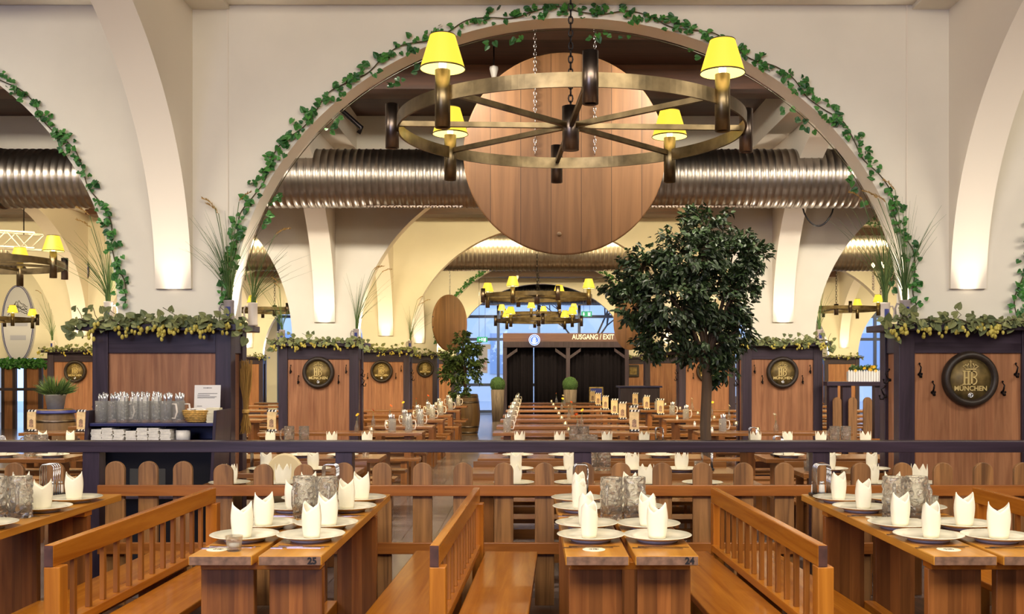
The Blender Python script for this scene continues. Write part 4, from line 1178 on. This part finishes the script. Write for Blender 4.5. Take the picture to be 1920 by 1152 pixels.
# ------------------------------------------------------------------ shelf unit before the left casing
SY = 7.85
t = thing('shelf_unit', 'dark navy service shelf unit before the left pillar casing', 'shelf unit', (0, SY, FL))
xl, xr = px(163, SY), px(408, SY); H1 = pz(770, SY)-FL; S1 = pz(794, SY)-FL; S2 = pz(829, SY)-FL; S3 = pz(905, SY)-FL
for (x, s) in ((xl, -1), (xr, 1)):
    pts = [(-.02, H1), (.38, H1), (.38, 0), (-.02, 0)]
    m_ = MB(); m_.add([(x+(s*.0), -.02, H1), (x+s*.0, .38, H1), (x+(-.08 if s < 0 else -.07), .38, 0), (x+(-.08 if s < 0 else -.07), -.02, 0),
                       (x-s*.025, -.02, H1), (x-s*.025, .38, H1), (x-s*.025+(-.08 if s < 0 else -.07), .38, 0), (x-s*.025+(-.08 if s < 0 else -.07), -.02, 0)],
                      [(0,1,2,3),(7,6,5,4),(0,4,5,1),(1,5,6,2),(2,6,7,3),(3,7,4,0)])
    m_.build('side_panel', M['dark'], t, bevel=.003, fix=True)
MB().box(xl+.02, xr-.02, 0, .36, S1-.024, S1).build('upper_shelf', M['navy'], t, bevel=.003)
MB().box(xl+.0, xr-.03, 0, .36, S2-.024, S2).build('middle_shelf', M['navy'], t, bevel=.003)
MB().box(xl-.04, xr-.08, 0, .36, S3-.13, S3-.106).build('lower_shelf', M['dark'], t, bevel=.003)
MB().box(xl-.02, xr-.06, .36, .375, S2, S1).build('back_panel', M['navy'], t); MB().box(xl-.05, xr-.08, .36, .375, .0, S2-.01).build('back_panel', M['black'], t)
sz1, sz2, sz3 = S1+FL, S2+FL, S3-.106+FL
for q in range(8):
    x = px(182+q*20.5, SY)
    (CMN if q in (2, 3, 4, 5) else CM).put((x, SY+.09+(q % 2)*.02, sz1), rnd(-.4,.2), 'glass mug of cutlery on the shelf unit, %s from the left' % ORD[q], 'cutlery mugs on the shelf unit')
# paper napkin stacks
def stack(x, y, z, n, w_, lab):
    m_ = MB()
    for k in range(n):
        r_ = Matrix.Translation((rnd(-.003,.003), rnd(-.003,.003), 0)) @ Matrix.Rotation(rnd(-.06,.06), 4, 'Z')
        m_.box(-w_/2, w_/2, -.07, .07, k*.012, k*.012+.011, r_)
    tag(m_.build('napkin_stack', M['napkinwhite'], None, (x, y, z), bevel=.002), lab, 'napkins', 'stacks of napkins on the shelf unit')
NX = [178, 198, 220, 243, 264, 286, 308]
for q, x in enumerate(NX):
    stack(px(x, SY), SY+.09, sz2, [8, 9, 8, 7, 9, 9, 8][q], .082, 'stack of white paper napkins on the middle shelf, %s from the left' % ORD[q])
tag(MB().lathe([(0,0),(.055,0),(.055,.085),(0,.085)], 24).build('napkin_roll', M['napkinwhite'], None, (px(335, SY), SY+.1, sz2)), 'pale wrapped roll at the right of the napkin stacks', 'napkins')
# bread basket, card stack, notice
t = thing('wicker_basket', 'round wicker basket on the upper shelf beside the mugs of cutlery', 'basket', (px(360, SY), SY+.13, sz1+.004))
wk = MB()
for k in range(7):
    z = .006+k*.0135; r_ = .07+.036*math.sin(min(1, k/6)*PI/2); n = 40
    wk.tube([((r_+.003*(1 if (i+k) % 2 else -1))*math.cos(2*PI*i/n), (r_+.003*(1 if (i+k) % 2 else -1))*math.sin(2*PI*i/n), z) for i in range(n)], .0075, 6, closed=True)
wk.lathe([(0, .002), (.07, .002), (.07, .008), (0, .008)], 24)
wk.build('weave', M['wicker'], t)
sp = MB()
for q in range(14): sp.ball((rnd(-.06,.06), rnd(-.05,.05), .09+rnd(0,.012)), .018, 8, 5, (1.4, 1, .5))
sp.build('wrapped_contents', M['napkinwhite'], t)
t = thing('card_stack', 'stack of beer mats beside the wicker basket on the shelf', 'beer mats', (px(393, SY), SY+.12, sz1)); m_ = MB()
for k in range(16): m_.box(-.05, .05, -.045, .045, k*.0072, k*.0072+.0066, Matrix.Rotation(rnd(-.1,.1), 4, 'Z'))
m_.build('cards', M['coaster'], t)
t = thing('notice_sheet', 'white printed notice standing behind the basket on the shelf', 'notice', (px(388, SY+.3), SY+.30, pz(762, SY+.3)-.02)); t.rotation_euler.x = math.radians(-6)
MB().box(-.105, .105, 0, .004, -.03, .19).build('sheet', M['paper'], t)
ln = MB()
ln.box(-.035, .035, -.001, 0, .165, .169); ln.lathe([(.004,-.0015),(.004,0),(0,0)], 8, (0,0,.167), 'y')
for (a, b, z) in ((-.075, .08, .122), (-.08, .02, .108), (-.08, .075, .096), (-.08, .06, .086), (-.08, -.04, .02)): ln.box(a, b, -.001, 0, z-.0018, z+.0018)
ln.build('print_lines', M['ink'], t)
SHK.put((px(398, SY), SY+.06, sz2), 0, 'small shaker at the right end of the middle shelf', 'shakers on the shelf unit')
# dark glass holders on the low shelf
for q, (x, tilt) in enumerate(((250, .0), (268, .25), (300, 0), (328, .1))):
    t = thing('card_holder', 'clear upright card holder on the low shelf, %s from the left' % ORD[q], 'card holder', (px(x, SY+.1), SY+.12, sz3)); 
    o = MB().box(-.035, .035, -.004, .004, 0, .2, Matrix.Rotation(tilt, 4, 'Y')).build('sheet', M['tumbler'], t)
    MB().box(-.04, .04, -.03, .03, 0, .008).build('foot', M['tumbler'], t)
for q, x in enumerate((366, 378, 389)):
    o = tag(MB().lathe([(0,0),(.02,0),(.02,.05),(0,.05)], 16).build('blue_tin', M['blue'], None, (px(x, SY), SY+.08, sz3)), 'small blue printed tin on the low shelf, %s from the left' % ORD[q], 'tin', 'blue tins')
    MB().lathe([(.014,-.001),(.014,0),(.009,0),(.009,-.001)], 14, (0,-.0205,.026), 'y', closed=True).build('white_mark', M['paper'], o)

# ------------------------------------------------------------------ plants
def ficus(loc, sc, clumps, n, leafL, mat_, label, trunk_h, trunk_r, pot=None, cat='tree', name='ficus_tree'):
    t = thing(name, label, cat, loc)
    lf = MB(); br = MB()
    br.tube([(0,0,0), (.01,.0,trunk_h*.3), (-.015,0,trunk_h*.55), (.005,.01,trunk_h*.8), (0,0,trunk_h)], [trunk_r*1.1, trunk_r, trunk_r*.95, trunk_r*.9, trunk_r*.75], 12)
    top_ = Vector((0, 0, trunk_h)); tot = sum(c[3]*c[4] for c in clumps)
    for (cx_, cy_, cz_, rx, rz) in clumps:
        c = Vector((cx_, cy_, cz_)); ry = (rx+rz)/2*.9
        br.tube([top_*.92, top_*.5+c*.5+rdir()*.04, c], [trunk_r*.5, trunk_r*.3, trunk_r*.15], 6, False)
        k = int(n*rx*rz/tot); tw_ = max(6, k//14)
        for q in range(tw_):
            d = rdir(); rr = rnd(.45, 1.0)**.5; p = c+Vector((d.x*rx*rr, d.y*ry*rr, d.z*rz*rr))
            st = c+(p-c)*.45; br.tube([st, (st+p)/2+rdir()*.02, p], .003, 3, False)
            out = Vector((d.x, d.y, d.z*.6-.25)).normalized()
            for i in range(14):
                q_ = p+(p-st)*rnd(-.8, .35)+rdir()*rnd(.01, .05)*sc
                dd = (out+rdir()*.9+Vector((0,0,-.35))).normalized()
                leaf(lf, q_, dd, out+Vector((0,0,.6))+rdir()*.3, leafL*rnd(.7,1.15), leafL*.48)
    br.build('trunk', M['bark'], t); lf.build('foliage', M[mat_], t)
    return t
TD = 10.3; tx = px(1325, TD)
def P10(x, y, rx, rz, dy=0): return (px(x, TD)-tx, dy, pz(y, TD)-FL, rx*TD/FPX, rz*TD/FPX)
cl = [P10(1322, 432, 55, 42, 0), P10(1290, 480, 85, 55, -.1), P10(1375, 478, 60, 50, .05), P10(1215, 510, 62, 45, 0), P10(1160, 535, 38, 28, .1), P10(1185, 575, 45, 42, -.1),
      P10(1260, 565, 85, 60, -.15), P10(1345, 560, 72, 62, .1), P10(1400, 520, 25, 42, 0), P10(1415, 480, 26, 25, 0), P10(1240, 630, 55, 38, 0), P10(1320, 640, 70, 50, .05), P10(1385, 620, 32, 50, .1), P10(1350, 690, 38, 28, .1), P10(1215, 665, 26, 25, 0)]
t = ficus((tx, TD, FL), 1, cl, 12500, .070, 'ficus', 'large dark green ficus tree rising between the beer tables at right', pz(650, TD)-FL, .058)
MB().lathe([(0, 0), (.13, 0), (.17, .28), (.155, .28), (.15, .25), (0, .25)], 28).build('pot', M['topiary'] if False else M['black'], t)
for k in range(8):
    pass
PD = 24.3; px0 = px(872, PD)
def P24(x, y, rx, rz): return (px(x, PD)-px0, rnd(-.15,.15), pz(y, PD)-.87, rx*PD/FPX, rz*PD/FPX)
cl = [P24(868, 635, 17, 14), P24(880, 652, 22, 16), P24(856, 668, 28, 20), P24(890, 672, 20, 18), P24(850, 700, 26, 22), P24(880, 705, 26, 20), P24(862, 735, 22, 14), P24(845, 690, 14, 14)]
ficus((px0, PD, .87), 1.5, cl, 2600, .10, 'ficus2', 'lighter green ficus growing from the old barrel near the exit', .55, .04)
def barrel(loc, R, H, label, mat_='oak'):
    t = thing('wooden_barrel', label, 'barrel', loc, 0, 'standing wooden barrels')
    prof = [(0, 0), (R*.8, 0)]+[(R*(.8+.2*math.sin(PI*i/12)), H*i/12) for i in range(13)]+[(R*.76, H), (R*.75, H-.03), (0, H-.03)]
    MB().lathe(prof, 40).build('staves', M[mat_], t)
    for z in (.06, .2, .8, .94):
        h_ = MB(); rr = R*(.8+.2*math.sin(PI*z))+.004; h_.lathe([(rr-.008, H*z-.025), (rr, H*z-.02), (rr, H*z+.02), (rr-.008, H*z+.025)], 40, closed=True)
        h_.build('hoop', M['bronze'], t)
barrel((px(876, PD), PD, FL), .31, .97, 'old wooden barrel under the ficus near the exit')
barrel((px(104, 16.0), 16.0, FL), .32, .95, 'old wooden barrel carrying the plant in a zinc pot')
t = thing('potted_plant', 'spiky dark green plant in a grey zinc pot on the barrel', 'plant', (px(104, 16.0), 16.0, FL+.92))
MB().lathe([(0, 0), (.115, 0), (.155, .24), (.163, .245), (.163, .26), (.15, .26), (.14, .22), (0, .22)], 32).build('pot', M['pot'], t)
g = MB()
for q in range(380):
    a = rnd(0, 2*PI); e_ = rnd(.15, 1.45); d = Vector((math.cos(a)*math.cos(e_), math.sin(a)*math.cos(e_), math.sin(e_))); L_ = rnd(.2, .4)
    base = Vector((math.cos(a)*rnd(0,.12), math.sin(a)*rnd(0,.12), .24)); leaf(g, base+d*rnd(0,.12), d, rdir(), L_*.7, .018)
g.build('needles', M['ficus2'], t)
tag(MB().lathe([(0, 0), (.3, 0), (.33, -.04), (.34, -.035), (.3, .006), (0, .006)], 8).build('table_cloth', M['blue'], None, (px(104, 16.0), 16.0, FL+.925)), 'small blue patterned cloth under the zinc pot', 'cloth')
# topiary balls in log planters
for (x, lab) in ((933, 'clipped box ball in a tall log planter left of the exit curtains'), (1069, 'clipped box ball in a tall log planter before the exit curtains')):
    D_ = 30.2; t = thing('topiary_planter', lab, 'planter', (px(x, D_), D_, FL), 0, 'topiary planters')
    MB().lathe([(0, 0), (.16, 0), (.2, .95), (.17, .95), (.16, .9), (0, .9)], 24, fn=lambda r, z, a: r*(1+.04*math.sin(a*11))).build('pot', M['logplanter'], t)
    b = MB().ball((0, 0, 1.1), .225, 32, 20); b.build('ball', M['topiary'], t)
    lf = MB()
    for q in range(900):
        d = rdir(); leaf(lf, Vector((0,0,1.1))+d*.215, (d+rdir()*.8), d, .03, .015)
    lf.build('leaves', M['ficus2'], t)

# ------------------------------------------------------------------ exit porch
EY = 31.0
t = thing('exit_porch', 'wooden exit porch with black curtains below a lettered fascia', 'porch', (0, EY, FL))
X0, X1 = px(943, EY), 3.0
zf = lambda y: pz(y, EY)-FL
MB().box(X0, X1, 0, .05, zf(641), zf(625)).build('fascia', M['fascia'], t, bevel=.005)
MB().box(X0, X1, -.05, .09, zf(652), zf(641)).build('beam', M['dark'], t, bevel=.005)
MB().box(X0, X1, .05, 1.9, zf(628), zf(626)).build('roof', M['fascia'], t)
for x in (X0+.06, px(1065, EY), X1-.06):
    MB().box(x-.06, x+.06, -.04, .08, 0, zf(652)).build('post', M['dark'], t, bevel=.004)
for (x, s) in ((X0+.1, 1), (px(1065, EY)-.05, -1), (px(1065, EY)+.05, 1), (X1-.1, -1)):
    z1 = zf(653); z0 = z1-.34
    MB().add([(x, -.02, z0), (x, .05, z0), (x, .05, z0+.1), (x, -.02, z0+.1), (x+s*.34, -.02, z1-.1), (x+s*.34, .05, z1-.1), (x+s*.34, .05, z1), (x+s*.34, -.02, z1)],
             [(0,1,2,3), (7,6,5,4), (0,4,5,1), (1,5,6,2), (2,6,7,3), (3,7,4,0)]).build('brace', M['dark'], t, fix=True)
def curtain(p0, p1, zh, waves, parent):
    n = waves*10; vs = []; fs = []
    p0, p1 = Vector((p0[0], p0[1], 0)), Vector((p1[0], p1[1], 0)); d = (p1-p0); nrm = Vector((-d.y, d.x, 0)).normalized()
    for i in range(n+1):
        u = i/n; o_ = nrm*(.025*math.sin(2*PI*waves*u)+.03*math.sin(2*PI*waves*.37*u+1)); q = p0+d*u+o_
        vs += [(q.x, q.y, .02), (q.x, q.y, zh)]
    fs = [(2*i, 2*i+2, 2*i+3, 2*i+1) for i in range(n)]
    o = MB().add(vs, fs, True).build('curtain', M['curtain'], parent); so = o.modifiers.new('solid', 'SOLIDIFY'); so.thickness = .01
curtain((X0+.12, .2), (px(1000, EY), .2), zf(648), 7, t); curtain((px(1002, EY), .24), (px(1063, EY), .24), zf(648), 7, t)
curtain((px(1068, EY), .2), (X1-.1, .2), zf(648), 14, t); curtain((X0+.08, .15), (X0+.08, 1.9), zf(648), 9, t)
lt = MB(); text_on(lt, 'AUSGANG / EXIT', .215, px(1112, EY), -.005, zf(632.5), .006, .004, .78); lt.build('lettering', M['lettering'], t)
t = thing('round_sign', 'round lit blue emblem sign on the porch fascia', 'sign', (px(1002, EY), EY-.09, pz(638, EY)))
MB().lathe([(0, .03), (.17, .03), (.17, -.03), (0, -.03)], 40, axis='y').build('disc', M['bluelit'], t)
w_ = MB(); w_.lathe([(.115, -.034), (.13, -.034), (.13, -.03), (.115, -.03)], 40, axis='y', closed=True); w_.lathe([(.16, -.034), (.172, -.034), (.172, -.03), (.16, -.03)], 40, axis='y', closed=True)
HBmark(w_, .0, -.034, -.045, .12); crown(w_, 0, -.034, .03, .07); w_.build('emblem', M['whitelit'], t)
for (x, y, d, lab, s) in ((904, 637, 33.0, 'green lit exit sign left of the porch', -1), (1100, 589, 33.0, 'green lit exit sign above the porch, beside the far chandeliers', 1)):
    t = thing('exit_sign', lab, 'sign', (px(x, d), d, pz(y, d)), 0, 'green exit signs')
    MB().box(-.17, .17, 0, .05, -.085, .085).build('box', M['greenlit'], t, bevel=.004)
    a_ = MB(); a_.box(-.11 if s > 0 else -.02, -.08 if s > 0 else .01, -.006, 0, -.04, .05); a_.prism([(-.13,-.01),(-.06,-.01),(-.095,-.06)] if s > 0 else [(-.1,.03),(-.1,-.03),(-.04,0)], -.006, 0, 'xz')
    a_.box(.04, .12, -.006, 0, -.06, -.05); a_.box(.04, .05, -.006, 0, -.06, .06); a_.box(.11, .12, -.006, 0, -.06, .06); a_.ball((.08,-.004,.035), .014, 8, 5); a_.box(.065, .095, -.006, 0, -.04, .02)
    a_.build('pictogram', M['whitelit'], t)
    hg = MB(); hg.tube([(-.1, .02, .085), (-.1, .02, CEIL-pz(y, d))], .006, 5); hg.tube([(.1, .02, .085), (.1, .02, CEIL-pz(y, d))], .006, 5); hg.build('hanger', M['steel'], t)
# posters on the glass door left of the porch
for (x0, x1, y0, y1, lab) in ((897, 914, 655, 700, 'pale poster with printed photos on the glass left of the porch'), (903, 920, 646, 655, 'narrow pale notice strip on the glass above the poster')):
    D_ = GY-.031; t = thing('poster', lab, 'poster', (px((x0+x1)/2, D_), D_, pz((y0+y1)/2, D_)))
    w2, h2 = (x1-x0)*D_/FPX/2, (y1-y0)*D_/FPX/2
    MB().box(-w2, w2, 0, .01, -h2, h2).build('sheet', M['pink'], t)
    if h2 > .2:
        m_ = MB()
        for z in (-h2*.1, -h2*.6): m_.box(-.0, w2*.8, -.004, 0, z-.07, z+.05)
        m_.build('picture', M['brick'], t)
# service counter by the exit at right
t = thing('service_counter', 'dark counter with a pale top before the fourth right casing', 'counter', (2.35, 25.5, FL))
MB().box(-.1, .9, 0, .5, 0, 1.1).build('body', M['dark'], t, bevel=.01); MB().box(-.16, .96, -.05, .55, 1.1, 1.14).build('top', M['navy'], t, bevel=.006)
t = thing('framed_board', 'blue board in a gold frame leaning before the exit curtains', 'board', (px(1118, 29.0), 29.0, FL))
MB().box(-.2, .2, 0, .03, .62, 1.05).build('frame', M['yellow'] if False else M['brassb'], t, bevel=.006); MB().box(-.16, .16, -.006, 0, .66, 1.01).build('panel', M['blue'], t)
e = MB(); e.tube([(-.16, .0, 0), (-.12, .02, .62)], .012, 6); e.tube([(.16, .0, 0), (.12, .02, .62)], .012, 6); e.tube([(0, .3, 0), (0, .04, .7)], .012, 6); e.build('easel', M['whitepaint'], t)

# ------------------------------------------------------------------ high chairs
def high_chair(loc, rz, label, board=True):
    t = thing('high_chair', label, 'high chair', loc, rz, 'cream high chairs')
    fr = MB()
    for s in (-1, 1):
        fr.tube([(s*.26, -.22, 0), (s*.15, 0, .85)], .02, 8); fr.tube([(s*.26, .22, 0), (s*.15, .04, .85)], .02, 8)
        fr.tube([(s*.25, -.2, .1), (s*.25, .2, .1)], .014, 8)
    fr.tube([(-.24, -.18, .2), (.24, -.18, .2)], .014, 8)
    fr.build('frame', M['pot'], t)
    MB().box(-.15, .15, -.12, .12, .5, .53).build('seat', M['highblue'], t, bevel=.008)
    pts = [(-.17, .5), (.17, .5), (.16, .72), (.12, .86), (.05, .93), (-.05, .93), (-.12, .86), (-.16, .72)]
    MB().prism(pts, .10, .13, 'xz').build('backrest', M['highchair'], t, bevel=.008)
    MB().box(-.2, .2, -.3, -.05, .66, .69).build('tray', M['highchair'], t, bevel=.008)
    return t
t = high_chair((px(50, 14.0), 12.35, FL), .25, 'cream folding high chair with blue seat left of the barrel')
DD = 7.75
t = thing('high_chair', 'cream domed high chair back showing between the pickets near the shelf unit', 'high chair', (px(526, DD), DD, FL), 0, 'cream high chairs')
pts = [(px(526+a, DD)-px(526, DD), pz(y, DD)-FL) for a, y in [(-28, 912), (44, 912)]+[(6+37*math.cos(PI*q/16)*(1 if q < 8 else .92), 893-42*math.sin(PI*q/16)) for q in range(17)]]
MB().prism(pts, 0, .05, 'xz').build('backrest', M['highchair'], t, bevel=.012)
MB().box(-.13, .16, -.08, .05, .46, .66).build('seat', M['highchair'], t, bevel=.012)
fr = MB()
for (a, b) in ((-.1, -.2), (.13, .22)): fr.tube([(a, 0, .5), (b, -.1, 0)], .018, 8); fr.tube([(a, 0, .5), (b, .22, 0)], .018, 8)
fr.build('leg', M['pot'], t)

# ------------------------------------------------------------------ left wall signs and partitions
t = thing('oval_wall_sign', 'large oval white wall sign with mountain drawing and blue rim, left edge', 'sign', (px(30, 26.9), 27.03, pz(607, 26.9)))
a_, b_ = 31*26.9/FPX, 73*26.9/FPX; n = 64
def oval(mb, a0, b0, a1, b1, y, mi=0):
    vs = [(a0*math.cos(2*PI*i/n), y, b0*math.sin(2*PI*i/n)) for i in range(n)]+[(a1*math.cos(2*PI*i/n), y, b1*math.sin(2*PI*i/n)) for i in range(n)]
    mb.add(vs, [(i, (i+1) % n, (i+1) % n+n, i+n) for i in range(n)], False, mi)
pts = [(a_*math.cos(2*PI*i/n), b_*math.sin(2*PI*i/n)) for i in range(n)]
MB().prism(pts, -.04, .05, 'xz').build('plate', mat('sign_white', (214, 216, 236), .25), t)
r_ = MB(); oval(r_, a_*.93, b_*.97, a_*.88, b_*.95, -.045); oval(r_, a_*1.0, b_*1.0, a_*.965, b_*.985, -.043); r_.build('rim_line', M['blue'], t)
mt_ = MB(); prev = None
for j in range(5):
    pts = []
    for i in range(15): pts.append((-.6*a_+1.2*a_*i/14, -.046, .42*b_-.05*j+rnd(-.05, .10)*(1-abs(i-7)/9)+.12*(1-abs(i-7)/7)))
    mt_.tube(pts, .008, 4)
mt_.build('mountain_drawing', M['ink'], t)
gl_ = MB(); gl_.box(-.45*a_, .5*a_, -.046, -.043, -.42*b_, -.3*b_); gl_.box(-.6*a_, .6*a_, -.046, -.043, -.06*b_, .02*b_); gl_.build('faded_lettering', mat('faded_print', (180, 184, 216), .5), t)
t = thing('oval_badge', 'small upright oval blue badge with crown and letters on a cream wall', 'sign', (px(161, 20.85), YR[3]+.075, pz(506, 20.8)))
a_, b_ = 6.2*20.8/FPX, 19*20.8/FPX
pts = [(a_*math.cos(2*PI*i/32), b_*math.sin(2*PI*i/32)) for i in range(32)]
MB().prism(pts, -.02, 0, 'xz').build('plate', M['brassb'], t)
MB().prism([(p[0]*.82, p[1]*.92) for p in pts], -.024, -.02, 'xz').build('field', M['blue'], t)
e = MB(); crown(e, 0, -.024, .06, .07); HBmark(e, .0, -.024, -.05, .09); e.build('emblem', M['lettering'], t)
for q, (x0_, x1_) in enumerate(((2, 29), (44, 78))):
    D_ = 26.6; t = thing('wooden_partition', 'wooden partition panel with ivy top, %s from the left edge' % ORD[q], 'partition', (px((x0_+x1_)/2, D_), D_, FL), 0, 'partition panels at far left')
    w2 = (x1_-x0_)*D_/FPX/2
    MB().box(-w2+.06, w2-.06, .02, .06, 0, pz(686, D_)-FL).build('panel', M['panel'], t)
    m_ = MB(); m_.box(-w2, -w2+.08, 0, .1, 0, pz(684, D_)-FL); m_.box(w2-.08, w2, 0, .1, 0, pz(684, D_)-FL); m_.box(-w2, w2, 0, .1, pz(686, D_)-FL, pz(682, D_)-FL); m_.build('frame', M['dark'], t)
    lf = MB()
    for k in range(260): ivyleaf(lf, (rnd(-w2-.1, w2+.1), rnd(-.08,.06), pz(683, D_)-FL+rnd(-.09,.11)), rdir(), (rnd(-.5,.5), -1, .3), rnd(.07,.11))
    lf.build('ivy_leaves', M['ivy'], t)
t = thing('handrail', 'thin dark handrail before the partitions at far left', 'railing', (-13.2, 25.6, FL))
MB().box(-3, 3.1, 0, .08, 1.02, 1.09).build('top_rail', M['darkx'], t)
for x in (-2.2, -.7, .8, 2.3): MB().box(x-.05, x+.05, .01, .07, 0, 1.02).build('post', M['dark'], t)

# ------------------------------------------------------------------ right aisle partition with flower box
PY = 14.3
t = thing('picket_fence', 'picket partition under a dark shelf in the right aisle', 'fence', (0, PY, FL))
xa, xb = px(1551, PY), px(1657, PY)+.5
MB().box(xa, xb, 0, .2, pz(724, PY)-FL, pz(716, PY)-FL).build('shelf_top', M['darkx'], t, bevel=.004)
for x in (xa+.1, px(1590, PY), px(1650, PY), xb-.1): MB().box(x-.06, x+.06, .04, .16, 0, pz(724, PY)-FL).build('post', M['dark'], t)
for x in (1568, 1597, 1625, 1612):
    if x == 1612: continue
    X = px(x, PY); ht = pz(745, PY)-FL
    pp = [(X-.06, .3), (X+.06, .3), (X+.06, ht-.06)]+[(X+.06*math.cos(PI*i/8), ht-.06+.06*math.sin(PI*i/8)) for i in range(1, 8)]+[(X-.06, ht-.06)]
    MB().prism(pp, -.05, -.02, 'xz').build('picket', M['picket'], t)
MB().box(xa, xb, -.02, .0, .5, .6).build('lower_rail', M['rail'], t)
t = thing('flower_box', 'white picket flower box with orange blooms on the right aisle shelf', 'planter', (px(1622, PY), PY+.1, pz(716, PY)))
w2 = 30*PY/FPX
MB().box(-w2+.01, w2-.01, -.05, .05, .01, .14).build('trough', M['whitepaint'], t)
m_ = MB()
for k in range(13):
    x = -w2+(2*w2)*k/12.5; m_.prism([(x, 0), (x+.026, 0), (x+.026, .15), (x+.013, .165), (x, .15)], -.065, -.052, 'xz')
m_.build('picket_front', M['whitepaint'], t)
lf = MB(); fw = MB()
for k in range(220): leaf(lf, (rnd(-w2*.8, w2*.9), rnd(-.05,.05), .14+rnd(0,.06)), (rnd(-1,1), rnd(-1,.3), rnd(0,1)), rdir(), .06, .025)
for k in range(9):
    c = Vector((rnd(-w2*.6, w2*.8), -.06, .15+rnd(0,.07)))
    for j in range(10): a = 2*PI*j/10; leaf(fw, c, (math.cos(a), -.3, math.sin(a)), (0,-1,0), .028, .012)
lf.build('leaves', M['ficus2'], t); fw.build('blooms', M['yellow'], t)
print('objects', len(COL.objects), 'verts', sum(len(m_.vertices) for m_ in bpy.data.meshes))
